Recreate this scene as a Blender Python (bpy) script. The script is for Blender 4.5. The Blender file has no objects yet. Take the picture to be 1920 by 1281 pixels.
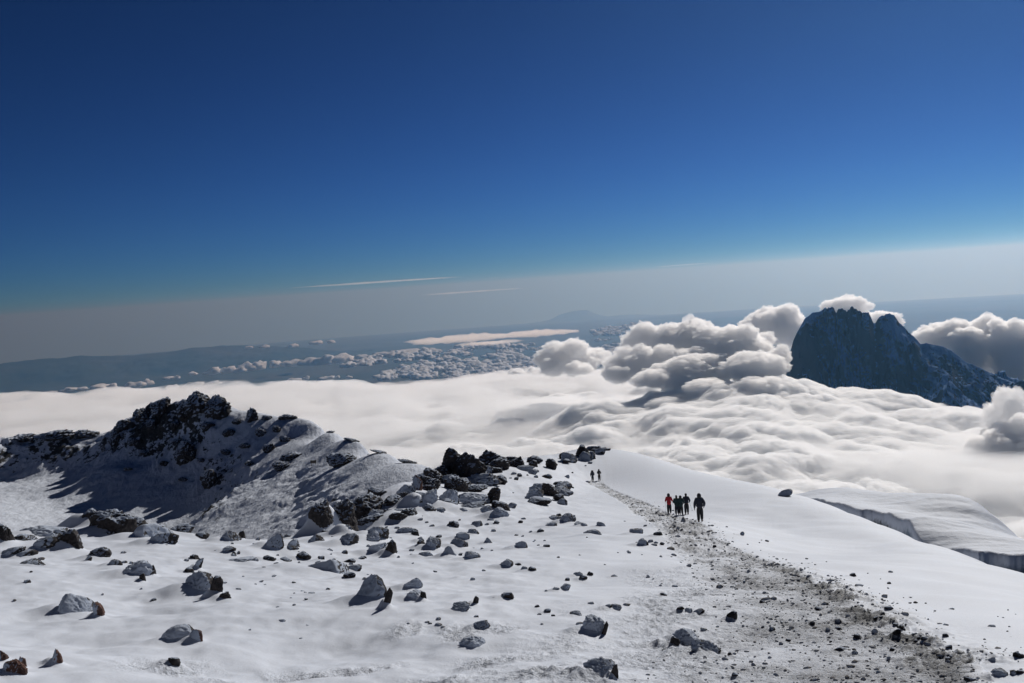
import bpy, math, random
import numpy as np
from mathutils import Vector, Matrix, Euler

R = math.radians
SC = bpy.context.scene
COL = SC.collection
random.seed(7)

# ------------------------------------------------------------------ camera
FPX, CX, CY = 1867.0, 960.0, 640.5
PITCH, ROLL = R(3.2), R(4.0)
_cr, _sr = math.cos(ROLL), math.sin(ROLL)
_cp, _sp = math.cos(PITCH), math.sin(PITCH)
_right = Vector((1, 0, 0)); _up = Vector((0, _sp, _cp)); _fwd = Vector((0, _cp, -_sp))
_R = _cr * _right - _sr * _up
_U = _sr * _right + _cr * _up
cam = bpy.data.cameras.new('camera')
cam.sensor_width = 36.0; cam.lens = 36.0 * FPX / 1920.0
cam.clip_start = 0.1; cam.clip_end = 2.0e6
cam_o = bpy.data.objects.new('camera', cam); COL.objects.link(cam_o)
cam_o.matrix_world = Matrix(((_R.x, _U.x, -_fwd.x, 0), (_R.y, _U.y, -_fwd.y, 0), (_R.z, _U.z, -_fwd.z, 0), (0, 0, 0, 1)))
SC.camera = cam_o

def ray(px, py):
    """azimuth (from +Y towards +X) and fall per metre of horizontal distance along a sight line"""
    v = _fwd + _R * ((px - CX) / FPX) + _U * ((CY - py) / FPX)
    h = math.hypot(v.x, v.y)
    return math.atan2(v.x, v.y), -v.z / h

def at(px, py, d):
    a, t = ray(px, py)
    return (d * math.sin(a), d * math.cos(a), -t * d)

# ------------------------------------------------------------------ tagging
def tag(o, label=None, cat=None, group=None, kind=None):
    if label: o['label'] = label
    if cat: o['category'] = cat
    if group: o['group'] = group
    if kind: o['kind'] = kind
    return o

def link(name, me, mat=None, parent=None, smooth=True):
    o = bpy.data.objects.new(name, me); COL.objects.link(o)
    if mat and not me.materials: me.materials.append(mat)
    if parent: o.parent = parent
    if smooth and len(me.polygons): me.polygons.foreach_set('use_smooth', np.ones(len(me.polygons), dtype=bool))
    return o

# ------------------------------------------------------------------ noise
_rng = np.random.RandomState(11)
_P = _rng.permutation(256).astype(np.int64); _P = np.concatenate([_P, _P, _P])
_G3 = _rng.normal(size=(256, 3)); _G3 /= np.linalg.norm(_G3, axis=1)[:, None]
def _fade(t): return t * t * t * (t * (t * 6 - 15) + 10)
def perlin(x, y, z=None):
    x = np.asarray(x, dtype=np.float64); y = np.asarray(y, dtype=np.float64)
    z = np.zeros_like(x) + 0.37 if z is None else np.asarray(z, dtype=np.float64)
    xi = np.floor(x).astype(np.int64); yi = np.floor(y).astype(np.int64); zi = np.floor(z).astype(np.int64)
    xf = x - xi; yf = y - yi; zf = z - zi
    u, v, w = _fade(xf), _fade(yf), _fade(zf)
    out = 0.0
    for dx in (0, 1):
        wx = u if dx else 1 - u
        for dy in (0, 1):
            wy = v if dy else 1 - v
            for dz in (0, 1):
                wz = w if dz else 1 - w
                g = _G3[_P[_P[_P[(xi + dx) & 255] + ((yi + dy) & 255)] + ((zi + dz) & 255)]]
                out = out + wx * wy * wz * (g[..., 0] * (xf - dx) + g[..., 1] * (yf - dy) + g[..., 2] * (zf - dz))
    return out * 1.5
def fbm(x, y, z=None, o=4, lac=2.03, gain=0.5):
    s = 0.0; a = 1.0; f = 1.0
    for i in range(o):
        s = s + a * perlin(x * f + 17.3 * i, y * f - 9.1 * i, None if z is None else z * f + 3.7 * i)
        a *= gain; f *= lac
    return s
def ridged(x, y, z=None, o=4, lac=2.1, gain=0.5):
    s = 0.0; a = 1.0; f = 1.0
    for i in range(o):
        s = s + a * (1 - 2 * np.abs(perlin(x * f + 31.7 * i, y * f + 5.3 * i, None if z is None else z * f - 7.9 * i)))
        a *= gain; f *= lac
    return s
def smooth(e0, e1, x):
    t = np.clip((x - e0) / (e1 - e0), 0, 1); return t * t * (3 - 2 * t)
def domes(x, y, seed):
    """cauliflower: round tops on a jittered grid"""
    xi = np.floor(x); yi = np.floor(y); best = np.zeros_like(x)
    for dx in (-1, 0, 1):
        for dy in (-1, 0, 1):
            cx = xi + dx; cy = yi + dy
            k = (cx.astype(np.int64) * 73 + seed) & 255; l = (cy.astype(np.int64) * 37 + seed * 3) & 255
            h = _P[_P[k] + l]
            jx = _G3[h, 0] * 0.38; jy = _G3[h, 1] * 0.38; rr = 0.72 + 0.3 * _G3[h, 2]
            d2 = (x - cx - 0.5 - jx) ** 2 + (y - cy - 0.5 - jy) ** 2
            best = np.maximum(best, rr * np.sqrt(np.clip(1 - d2 / (rr * rr), 0, 1)))
    return best

# ------------------------------------------------------------------ meshes
def grid_mesh(name, V, nr, nc, closed=False):
    """V: (nr*nc,3)"""
    i = np.arange(nr - 1)[:, None] * nc + np.arange(nc - 1)[None, :]
    F = np.stack([i, i + 1, i + nc + 1, i + nc], axis=-1).reshape(-1, 4)
    return faces_mesh(name, V, F)
def faces_mesh(name, V, F):
    me = bpy.data.meshes.new(name)
    nv, nf = len(V), len(F); k = F.shape[1]
    me.vertices.add(nv); me.vertices.foreach_set('co', np.asarray(V, dtype=np.float32).ravel())
    me.loops.add(nf * k); me.loops.foreach_set('vertex_index', np.asarray(F, dtype=np.int32).ravel())
    me.polygons.add(nf); me.polygons.foreach_set('loop_start', np.arange(nf, dtype=np.int32) * k)
    me.update(calc_edges=True)
    return me
def closed_sheet(name, T, B, nr, nc):
    """closed solid between a top sheet T and a bottom sheet B"""
    V = np.concatenate([T, B]); n = nr * nc
    i = (np.arange(nr - 1)[:, None] * nc + np.arange(nc - 1)[None, :])
    F1 = np.stack([i, i + 1, i + nc + 1, i + nc], axis=-1).reshape(-1, 4)
    F2 = F1[:, ::-1] + n
    ring = np.concatenate([np.arange(nc), np.arange(2, nr + 1) * nc - 1, (nr - 1) * nc + np.arange(nc - 2, -1, -1), np.arange(nr - 2, 0, -1) * nc])
    r2 = np.roll(ring, -1)
    F3 = np.stack([r2, ring, ring + n, r2 + n], axis=-1)
    return faces_mesh(name, V, np.concatenate([F1, F2, F3]))
def ico(sub):
    import bmesh
    bm = bmesh.new(); bmesh.ops.create_icosphere(bm, subdivisions=sub, radius=1.0)
    V = np.array([v.co[:] for v in bm.verts]); F = np.array([[v.index for v in f.verts] for f in bm.faces])
    bm.free(); V /= np.linalg.norm(V, axis=1)[:, None]; return V, F
_ICO = {}
def ico_c(s):
    if s not in _ICO: _ICO[s] = ico(s)
    return _ICO[s]
def add_attr(me, name, vals):
    a = me.attributes.new(name, 'FLOAT', 'POINT'); a.data.foreach_set('value', np.asarray(vals, dtype=np.float32))

class TPS:
    def __init__(s, P, v, lam=1e-4):
        P = np.asarray(P, float); s.P = P; n = len(P)
        K = s.k(P, P) + lam * np.eye(n)
        Q = np.c_[np.ones(n), P]
        A = np.zeros((n + 3, n + 3)); A[:n, :n] = K; A[:n, n:] = Q; A[n:, :n] = Q.T
        s.w = np.linalg.solve(A, np.r_[np.asarray(v, float), 0, 0, 0])
    def k(s, A, B):
        d2 = ((A[:, None, :] - B[None, :, :]) ** 2).sum(-1)
        return 0.5 * d2 * np.log(d2 + 1e-12)
    def __call__(s, x, y):
        x = np.asarray(x, float); sh = x.shape; P = np.c_[x.ravel(), np.asarray(y, float).ravel()]; out = np.empty(len(P))
        for i in range(0, len(P), 60000):
            Q = P[i:i + 60000]
            out[i:i + 60000] = s.k(Q, s.P) @ s.w[:-3] + s.w[-3] + Q @ s.w[-2:]
        return out.reshape(sh)

# ------------------------------------------------------------------ node helpers
def new_mat(name):
    m = bpy.data.materials.new(name); m.use_nodes = True
    nt = m.node_tree; nt.nodes.clear()
    return m, nt
class N:
    def __init__(s, nt): s.nt = nt
    def n(s, typ, **kw):
        nd = s.nt.nodes.new(typ)
        for k, v in kw.items():
            if k.startswith('i_'):
                key = k[2:]; key = int(key) if key.isdigit() else key.replace('_', ' ')
                s.set(nd.inputs[key], v)
            else: setattr(nd, k, v)
        return nd
    def set(s, inp, v):
        if isinstance(v, bpy.types.NodeSocket): s.nt.links.new(v, inp)
        elif isinstance(v, bpy.types.Node): s.nt.links.new(v.outputs[0], inp)
        else: inp.default_value = v
    def math(s, op, a, b=0.0, c=None, clamp=False):
        nd = s.nt.nodes.new('ShaderNodeMath'); nd.operation = op; nd.use_clamp = clamp
        s.set(nd.inputs[0], a); s.set(nd.inputs[1], b)
        if c is not None: s.set(nd.inputs[2], c)
        return nd.outputs[0]
    def step(s, x, e0, e1):
        nd = s.nt.nodes.new('ShaderNodeMapRange'); nd.interpolation_type = 'SMOOTHSTEP'
        s.set(nd.inputs[0], x); nd.inputs[1].default_value = e0; nd.inputs[2].default_value = e1
        return nd.outputs[0]
    def noise(s, vec, scale, detail=4, rough=0.55, dist=0.0):
        nd = s.nt.nodes.new('ShaderNodeTexNoise'); s.set(nd.inputs['Vector'], vec)
        nd.inputs['Scale'].default_value = scale; nd.inputs['Detail'].default_value = detail
        nd.inputs['Roughness'].default_value = rough; nd.inputs['Distortion'].default_value = dist
        return nd.outputs['Fac']
    def mix(s, f, a, b):
        nd = s.nt.nodes.new('ShaderNodeMix'); nd.data_type = 'RGBA'
        s.set(nd.inputs[0], f); s.set(nd.inputs[6], a); s.set(nd.inputs[7], b); return nd.outputs[2]
    def bump(s, h, strength, dist, normal=None):
        nd = s.nt.nodes.new('ShaderNodeBump'); s.set(nd.inputs['Height'], h)
        nd.inputs['Strength'].default_value = strength; nd.inputs['Distance'].default_value = dist
        if normal is not None: s.set(nd.inputs['Normal'], normal)
        return nd.outputs[0]

# ------------------------------------------------------------------ light, sky, haze
SUN_AZ, SUN_EL = R(30), R(29)
SUNV = Vector((math.sin(SUN_AZ) * math.cos(SUN_EL), math.cos(SUN_AZ) * math.cos(SUN_EL), math.sin(SUN_EL)))
sun = bpy.data.lights.new('sun', 'SUN'); sun.energy = 3.5; sun.angle = R(0.5); sun.color = (1.0, 0.985, 0.955)
so = bpy.data.objects.new('sun', sun); COL.objects.link(so)
so.rotation_euler = SUNV.to_track_quat('Z', 'Y').to_euler()
w = bpy.data.worlds.new('World'); SC.world = w; w.use_nodes = True
nt = w.node_tree; nt.nodes.clear(); n = N(nt)
sky = n.n('ShaderNodeTexSky', sky_type='NISHITA'); sky.sun_disc = False
sky.sun_elevation = SUN_EL; sky.sun_rotation = SUN_AZ; sky.altitude = 5800.0
sky.air_density = 1.35; sky.dust_density = 0.7; sky.ozone_density = 5.0
# thin high-altitude air: deepen each channel of the sky a little
sep = n.n('ShaderNodeSeparateColor', i_0=sky.outputs[0])
def chan(i, gam, k): return n.math('MULTIPLY', n.math('POWER', n.math('MULTIPLY', sep.outputs[i], 0.055), gam), k * 10.0)
com = n.n('ShaderNodeCombineColor', i_0=chan(0, 1.6, 0.31), i_1=chan(1, 1.66, 0.60), i_2=chan(2, 1.9, 1.05))
bg = n.n('ShaderNodeBackground', i_Color=com.outputs[0]); bg.inputs['Strength'].default_value = 0.1
out = n.n('ShaderNodeOutputWorld'); nt.links.new(bg.outputs[0], out.inputs[0])
vs = SC.view_settings; vs.view_transform = 'Standard'; vs.look = 'None'; vs.exposure = 0.0; vs.gamma = 1.0

def box_mesh(name, x0, x1, y0, y1, z0, z1):
    V = np.array([(x, y, z) for z in (z0, z1) for y in (y0, y1) for x in (x0, x1)], float)
    F = np.array([(0, 2, 3, 1), (4, 5, 7, 6), (0, 1, 5, 4), (2, 6, 7, 3), (0, 4, 6, 2), (1, 3, 7, 5)])
    return faces_mesh(name, V, F)
HAZE_D = 1.1e-5
m, nt = new_mat('haze_air'); n = N(nt)
pv = n.n('ShaderNodeVolumePrincipled'); pv.inputs['Color'].default_value = (0.15, 0.345, 0.60, 1); pv.inputs['Absorption Color'].default_value = (0.90, 0.33, 0.0, 1)
pv.inputs['Density'].default_value = HAZE_D; pv.inputs['Anisotropy'].default_value = 0.70
o = n.n('ShaderNodeOutputMaterial'); nt.links.new(pv.outputs[0], o.inputs['Volume'])
m.cycles.homogeneous_volume = True
PLAIN_R = 290000.0
haze = link('haze', box_mesh('haze', -200000, 200000, -3000, 300000, -14000, 1700), m, smooth=False)
tag(haze, 'pale blue haze lying over the plain and the clouds', None, None, 'stuff')

cy = SC.cycles
cy.use_denoising = True; cy.volume_step_rate = 0.08; cy.volume_max_steps = 160
cy.max_bounces = 34; cy.diffuse_bounces = 6; cy.volume_bounces = 32; cy.glossy_bounces = 2; cy.transparent_max_bounces = 16
cy.sample_clamp_indirect = 6.0
# ------------------------------------------------------------------ far plain
ER = 6371000.0
def curve(d): return d * d / (2 * ER)
def far_plain():
    az = np.linspace(R(-40), R(40), 400); d = np.concatenate([[3000, 8000], np.geomspace(14000, PLAIN_R, 300)])
    D, A = np.meshgrid(d, az, indexing='ij')
    X = D * np.sin(A); Y = D * np.cos(A)
    Z = -4900 - curve(D) + 60 * fbm(X / 9000, Y / 9000, o=4)
    V = np.stack([X, Y, Z], -1).reshape(-1, 3)
    me = grid_mesh('plain', V, len(d), len(az))
    m, nt = new_mat('plain_land'); n = N(nt)
    g = n.n('ShaderNodeNewGeometry')
    a = n.noise(g.outputs['Position'], 1 / 14000, 8, 0.6)
    b = n.noise(g.outputs['Position'], 1 / 2500, 5, 0.6)
    c = n.mix(n.step(a, 0.4, 0.62), (0.022, 0.045, 0.05, 1), (0.06, 0.07, 0.07, 1))
    c = n.mix(n.math('MULTIPLY', n.step(b, 0.45, 0.7), 0.5), c, (0.02, 0.035, 0.02, 1))
    p = n.n('ShaderNodeBsdfPrincipled', i_Base_Color=c); p.inputs['Roughness'].default_value = 0.95; p.inputs['Specular IOR Level'].default_value = 0.1
    o = n.n('ShaderNodeOutputMaterial'); nt.links.new(p.outputs[0], o.inputs[0])
    ob = link('plain', me, m); tag(ob, 'dark blue green plain far below the clouds', None, None, 'structure')
    return m
plain_mat = far_plain()

def far_range(name, pts, dist, thick, label, seed, jag=60):
    """hills on the plain: skyline through pixel points, real width"""
    A = []; T = []
    for px, py in pts:
        a, t = ray(px, py); A.append(a); T.append(t)
    A = np.array(A); T = np.array(T)
    az = np.linspace(A[0], A[-1], 420); k = np.linspace(-1, 1, 61)
    K, AZ = np.meshgrid(k, az, indexing='ij')
    D = dist + K * thick
    crest = -np.interp(AZ, A, T) * dist
    base = -4980 - curve(D)
    X = D * np.sin(AZ); Y = D * np.cos(AZ)
    prof = np.clip(1 - np.abs(K), 0, 1) ** 1.2
    Z = base + (crest - base) * prof + prof * (jag * fbm(X / 2200 + seed, Y / 5200, o=5)) + (1 - np.abs(K)) * np.abs(K) * 4 * 300 * fbm(X / 3500, Y / 3500 + seed, o=4)
    me = grid_mesh(name, np.stack([X, Y, Z], -1).reshape(-1, 3), len(k), len(az))
    ob = link(name, me, plain_mat); tag(ob, label, None, None, 'structure')
far_range('hills', [(-260, 705), (-120, 694), (0, 683), (40, 678), (90, 672), (150, 667), (210, 669), (260, 664), (310, 661), (360, 653), (420, 648), (500, 648), (560, 652), (640, 660), (720, 668)], 98000, 13000, 'long dark blue hill range on the left skyline', 3.1, 110)
far_range('hills', [(900, 618), (960, 612), (1000, 607), (1030, 600), (1050, 590), (1075, 583), (1100, 581), (1115, 588), (1140, 594), (1180, 590), (1215, 590), (1260, 600), (1330, 606)], 225000, 16000, 'faint blue table hill fading into the haze at the centre', 9.4, 60)

# ------------------------------------------------------------------ clouds
def cloud_vol(name, dens, aniso=0.4, col=(0.986, 0.992, 0.998, 1), wisp=0):
    m, nt = new_mat(name); n = N(nt)
    pv = n.n('ShaderNodeVolumePrincipled'); pv.inputs['Color'].default_value = col
    pv.inputs['Density'].default_value = dens; pv.inputs['Anisotropy'].default_value = aniso
    o = n.n('ShaderNodeOutputMaterial'); nt.links.new(pv.outputs[0], o.inputs['Volume'])
    if wisp:
        g = n.n('ShaderNodeTexCoord'); mp = n.n('ShaderNodeMapping', i_Vector=g.outputs['Object']); mp.inputs['Scale'].default_value = (1, 1, 2.2)
        a = n.noise(mp.outputs[0], 1 / wisp, 6, 0.6, 0.6)
        nt.links.new(n.math('MULTIPLY', n.math('POWER', n.step(a, 0.36, 0.64), 1.5), dens), pv.inputs['Density'])
    m.cycles.homogeneous_volume = not wisp
    return m
def cloud_core(name, c, tf=0.5):
    m, nt = new_mat(name); n = N(nt)
    d = n.n('ShaderNodeBsdfDiffuse'); d.inputs['Color'].default_value = c
    t = n.n('ShaderNodeBsdfTranslucent'); t.inputs['Color'].default_value = c
    mx = n.n('ShaderNodeMixShader', i_0=tf); nt.links.new(d.outputs[0], mx.inputs[1]); nt.links.new(t.outputs[0], mx.inputs[2])
    o = n.n('ShaderNodeOutputMaterial'); nt.links.new(mx.outputs[0], o.inputs[0])
    return m
VOL = cloud_vol('cloud_vapour', 1 / 34.0)
PUFF = cloud_vol('cumulus_vapour', 1 / 44.0, 0.45, (0.9995, 0.9998, 1.0, 1))
CORE = cloud_core('cloud_core', (0.975, 0.985, 0.995, 1))
PCORE = cloud_core('cumulus_core', (0.98, 0.99, 1.0, 1), 0.78)

MIST = cloud_vol('mist_vapour', 1 / 210.0, 0.4, (0.986, 0.992, 0.998, 1), 900.0)
def gauss(Z, n_):
    k = np.exp(-(np.arange(-2 * n_, 2 * n_ + 1) / n_) ** 2); k /= k.sum(); P_ = np.pad(Z, 2 * n_, mode='edge')
    P_ = np.apply_along_axis(lambda r_: np.convolve(r_, k, 'valid'), 0, P_); return np.apply_along_axis(lambda r_: np.convolve(r_, k, 'valid'), 1, P_)
def edge_dist():
    """outer rim of the cloud deck, as azimuth -> distance"""
    E = [(-500, 790), (-200, 765), (0, 745), (150, 737), (300, 729), (420, 722), (500, 717), (620, 721), (700, 727), (760, 733), (820, 722), (900, 712), (1000, 694), (1100, 690), (1300, 676), (1500, 664), (1700, 658), (1920, 655), (2300, 640)]
    A = []; D = []
    for px, py in E:
        a, t = ray(px, py)
        d = 1450 / t
        A.append(a); D.append(d)
    return np.array(A), np.array(D)
EA, ED = edge_dist()
def sea_height(X, Y):
    D = np.hypot(X, Y); A = np.arctan2(X, Y)
    sm = smooth(R(-3), R(-14), A) * smooth(6000, 9000, D)       # calm stratus towards the left rim
    wx = X + 420 * fbm(X / 1500, Y / 1500 + 4, o=3); wy = Y + 420 * fbm(X / 1500 + 8, Y / 1500, o=3)
    b = 150 * domes(wx / 1150, wy / 1150, 5) + 84 * domes(wx / 480, wy / 480, 9) + 52 * domes(wx / 215, wy / 215, 21) + 27 * domes(wx / 95, wy / 95, 33) + 70 * fbm(X / 420, Y / 420, o=5)
    calm = 60 + 40 * fbm(X / 2500, Y / 900, o=4)
    h = b * (1 - sm) + calm * sm
    h += 170 * fbm(X / 3200, Y / 3200 + 2.2, o=3) * (1 - 0.7 * sm)
    rim = np.interp(A, EA, ED)
    rim = rim * (1 + 0.035 * fbm(A * 22, D / 9000, o=4) * (1 + 1.2 * (1 - sm)))
    f = smooth(rim * 1.03, rim * 0.96, D)
    # rift with dark hollows left of the centre, and troughs
    for (px, py, rx, ry, dep) in SEA_DIPS:
        a, t = ray(px, py); d = 1400 / t; cx, cyy = d * math.sin(a), d * math.cos(a)
        h = h - dep * np.exp(-((X - cx) / rx) ** 2 - ((Y - cyy) / ry) ** 2)
    for (px, py, rx, ry, up) in SEA_RISE:
        a, t = ray(px, py); d = 1400 / t; cx, cyy = d * math.sin(a), d * math.cos(a)
        h = h + up * np.exp(-((X - cx) / rx) ** 2 - ((Y - cyy) / ry) ** 2)
    a0, a1 = ray(1460, 700)[0], ray(1520, 700)[0]
    h = h + np.interp(A, [a0, a1, ray(1620, 700)[0], ray(1740, 700)[0], ray(1860, 700)[0], ray(1960, 700)[0]], [0, -120, -150, -150, -180, -100]) * smooth(9900, 10700, D) * smooth(14500, 12500, D) 
    ap = [(1475, 716), (1530, 720), (1600, 722), (1700, 736), (1780, 745), (1850, 757), (1930, 770)]
    aa = np.array([ray(*q)[0] for q in ap]); tt = np.array([ray(*q)[1] for q in ap])
    lw = np.where(D < 10250, smooth(5600, 9900, D), np.exp(-((D - 10250) / 430) ** 2)) * smooth(a0 - .15, a0 + .01, A) * smooth(aa[-1] + .02, aa[-1], A)
    h = h * (1 - lw) + lw * (-np.interp(A, aa, tt) * 10250 + 1650 + curve(D) + 0.6 * (b - 175) - 60 * smooth(10250, 8200, D) + 0.5 * (h - b))
    return -1650 + h - curve(D) - (1 - f) * 900
SEA_DIPS = [(890, 775, 500, 500, 170), (960, 770, 500, 350, 220), (1150, 745, 700, 600, 200), (1250, 735, 900, 500, 170), (700, 745, 900, 700, 60),
            (1000, 860, 300, 260, 90)]
SEA_RISE = [(1090, 790, 420, 420, 190), (1220, 790, 420, 420, 120), (1330, 765, 420, 450, 160), (1560, 745, 500, 500, 50), (1450, 700, 600, 900, 120), (1790, 782, 600, 500, 110)]
def cloud_sea():
    az = np.linspace(R(-34), R(36), 900); d = np.concatenate([np.linspace(2500, 4800, 24), np.geomspace(4850, 24000, 760)])
    D, A = np.meshgrid(d, az, indexing='ij'); X = D * np.sin(A); Y = D * np.cos(A)
    Z = sea_height(X, Y)
    lo = -2500 - curve(D)
    T = np.stack([X, Y, np.maximum(Z, lo + 5)], -1).reshape(-1, 3); B = np.stack([X, Y, lo - 150], -1).reshape(-1, 3)
    ob = link('cloud_sea', closed_sheet('cloud_sea', T, B, len(d), len(az)), VOL)
    tag(ob, 'sea of white clouds filling the valley below the ridge', None, None, 'stuff')
    # opaque heart of the deck a little below its hazy top
    s = 2; D2 = D[::s, ::s]; X2, Y2, Z2 = X[::s, ::s], Y[::s, ::s], Z[::s, ::s]
    SM = smooth(R(-3), R(-14), A[::s, ::s]); T = np.stack([X2, Y2, Z2 - 150 - 420 * SM], -1).reshape(-1, 3); B = np.stack([X2, Y2, np.minimum(Z2 - 620, -2600 - curve(D[::s, ::s]))], -1).reshape(-1, 3)
    link('cloud_heart', closed_sheet('cloud_heart', T, B, X2.shape[0], X2.shape[1]), CORE, ob)
    # thin mist lying in the hollows of the deck and feathering its rim
    Zm = -1650 + 300 - curve(D2) + 70 * fbm(X2 / 1400, Y2 / 1400, o=4) + 25 * fbm(X2 / 300, Y2 / 300 + 3, o=3)
    rim = np.interp(A[::s, ::s], EA, ED); f = smooth(rim * 1.10, rim * 0.99, D2 * (1 + .03 * fbm(X2 / 2500, Y2 / 2500, o=3)))
    lift = np.maximum(0, gauss(Z2, 6) + 25 - Zm); Zm = Zm + lift * smooth(5200, 8200, D2)
    Zm = Zm - 260 * smooth(ray(1480, 700)[0], ray(1540, 700)[0], A[::s, ::s]) * smooth(9300, 10400, D2)
    Zm = Zm - (1 - f) * 700
    T = np.stack([X2, Y2, Zm], -1).reshape(-1, 3); B = np.stack([X2, Y2, np.minimum(Zm - 60, -2300 - curve(D2))], -1).reshape(-1, 3)
    link('mist_veil', closed_sheet('mist_veil', T, B, X2.shape[0], X2.shape[1]), MIST, ob)
cloud_sea()

def puffs(L):
    for px, py, w_, h_, d_, lab, sd in L: puff(px, py, w_, h_, d_, lab, sd, sub=5, bumps=60)
def puff(px, py, wpx, hpx, dist, label, seed, flat=1.1, group=None, dens=None, sub=6, name='cumulus_cloud', cat='cloud', bumps=80):
    rs = np.random.RandomState(seed)
    V, F = ico_c(sub)
    c = np.array(at(px, py, dist)); rx = wpx * 0.6 * dist / FPX; rz = hpx * 0.62 * dist / FPX; ry = 0.8 * rx
    # star shaped union of balls in unit space
    C = rs.normal(size=(bumps, 3)); C /= np.linalg.norm(C, axis=1)[:, None]; C *= rs.uniform(0.3, 0.8, (bumps, 1)); Rr = rs.uniform(0.12, 0.40, bumps)
    C[:, 2] = np.abs(C[:, 2]) * np.where(rs.rand(bumps) < 0.25, -0.6, 1)
    r = np.full(len(V), 0.42)
    for k in range(bumps):
        b = V @ C[k]; disc = b * b - (C[k] @ C[k] - Rr[k] ** 2)
        e = np.where(disc > 0, b + np.sqrt(np.maximum(disc, 0)), 0)
        r = np.maximum(r, e)
    P = V * r[:, None]
    r = r + 0.10 * np.abs(fbm(P[:, 0] * 4 + seed, P[:, 1] * 4, P[:, 2] * 4, o=5)) * 2 + 0.055 * fbm(P[:, 0] * 9, P[:, 1] * 9 + seed, P[:, 2] * 9, o=4)
    S = np.array([rx, ry, rz])
    def build(rr, zlow):
        Q = V * rr[:, None]; Q[:, 2] = np.where(Q[:, 2] < 0, Q[:, 2] * zlow, Q[:, 2]); return Q * S + c
    ob = link(name, faces_mesh(name, build(r, flat), F), dens or PUFF)
    tag(ob, label, cat, group)
    return ob
puff(1062, 678, 100, 62, 11500, 'rounded white cloud tower standing alone left of the cloud bank', 1)
puff(1228, 650, 95, 72, 11800, 'left shoulder puff of the tall cloud bank, bright at its crown', 2)
puff(1190, 690, 90, 60, 11200, 'low grey bulge at the left foot of the tall cloud bank', 12)
puff(1300, 655, 130, 84, 11800, 'tallest billow in the middle of the cloud bank', 3)
puff(1372, 664, 130, 84, 11400, 'right hand billow of the cloud bank near the dark mountain', 4)
puff(1290, 705, 150, 60, 10800, 'dark grey lower billow under the middle of the cloud bank', 5)
puff(1418, 692, 100, 54, 10600, 'pale cloud fold lapping the left foot of the dark mountain', 6)
puff(1452, 618, 104, 72, 13000, 'white cloud puff behind the left shoulder of the dark mountain', 7)
puff(1586, 584, 80, 44, 13000, 'small bright cloud cap rising behind the jagged summit', 8)
puff(1655, 604, 54, 34, 13000, 'little cloud wisp in the notch right of the jagged summit', 9)
puff(1760, 640, 90, 44, 13400, 'low white cloud behind the right slope of the dark mountain', 10)
puff(1850, 655, 160, 92, 13300, 'large white cloud bank behind the right slope of the dark mountain', 11)
puff(1925, 690, 90, 90, 12900, 'white cloud cut by the right edge of the photo', 13)
puff(1889, 778, 66, 74, 8600, 'grey hearted cloud tower in front of the long mountain slope', 14)
puff(1912, 826, 110, 70, 8300, 'wide white foot of the cloud tower at the right edge', 45)
puff(1862, 838, 80, 50, 8100, 'low white bulge left of the foot of the right edge tower', 46)

puffs([(1035, 690, 40, 30, 11200, 'small white bulge at the left foot of the lone cloud tower', 21), (1085, 692, 50, 30, 11000, 'small white bulge at the right foot of the lone cloud tower', 22),
    (1210, 630, 50, 36, 11900, 'small bright knob on top of the left shoulder puff', 23), (1272, 632, 54, 36, 11900, 'small bright knob left on the tallest billow', 24),
    (1330, 640, 60, 38, 11700, 'bright knob right on the tallest billow', 25), (1250, 672, 60, 46, 11200, 'bright bulge in the middle of the left shoulder', 26),
    (1345, 690, 70, 44, 10900, 'white bulge in the middle of the cloud bank', 27), (1300, 678, 60, 40, 11000, 'grey white bulge under the tallest billow', 28),
    (1395, 698, 70, 40, 10500, 'white bulge low in the bank, near the mountain foot', 29), (1462, 672, 46, 40, 10900, 'white bulge lapping the left edge of the mountain', 30),
    (1225, 712, 70, 34, 10500, 'low white bulge in front of the left part of the bank', 31), (1330, 728, 80, 30, 10200, 'low white bulge in front of the middle of the bank', 32),
    (1160, 700, 54, 30, 10900, 'low white bulge between the lone tower and the bank', 33), (1420, 725, 80, 30, 10000, 'low white bulge in front of the mountain foot', 34),
    (1430, 645, 50, 36, 11900, 'white bulge high beside the left mountain shoulder', 35), (1805, 645, 60, 44, 12900, 'white knob left on the right hand bank', 36), (1890, 625, 60, 40, 12900, 'white knob right on the right hand bank', 37),
    (1120, 672, 46, 34, 11600, 'small puff leaning on the right of the lone cloud tower', 38)])
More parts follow.
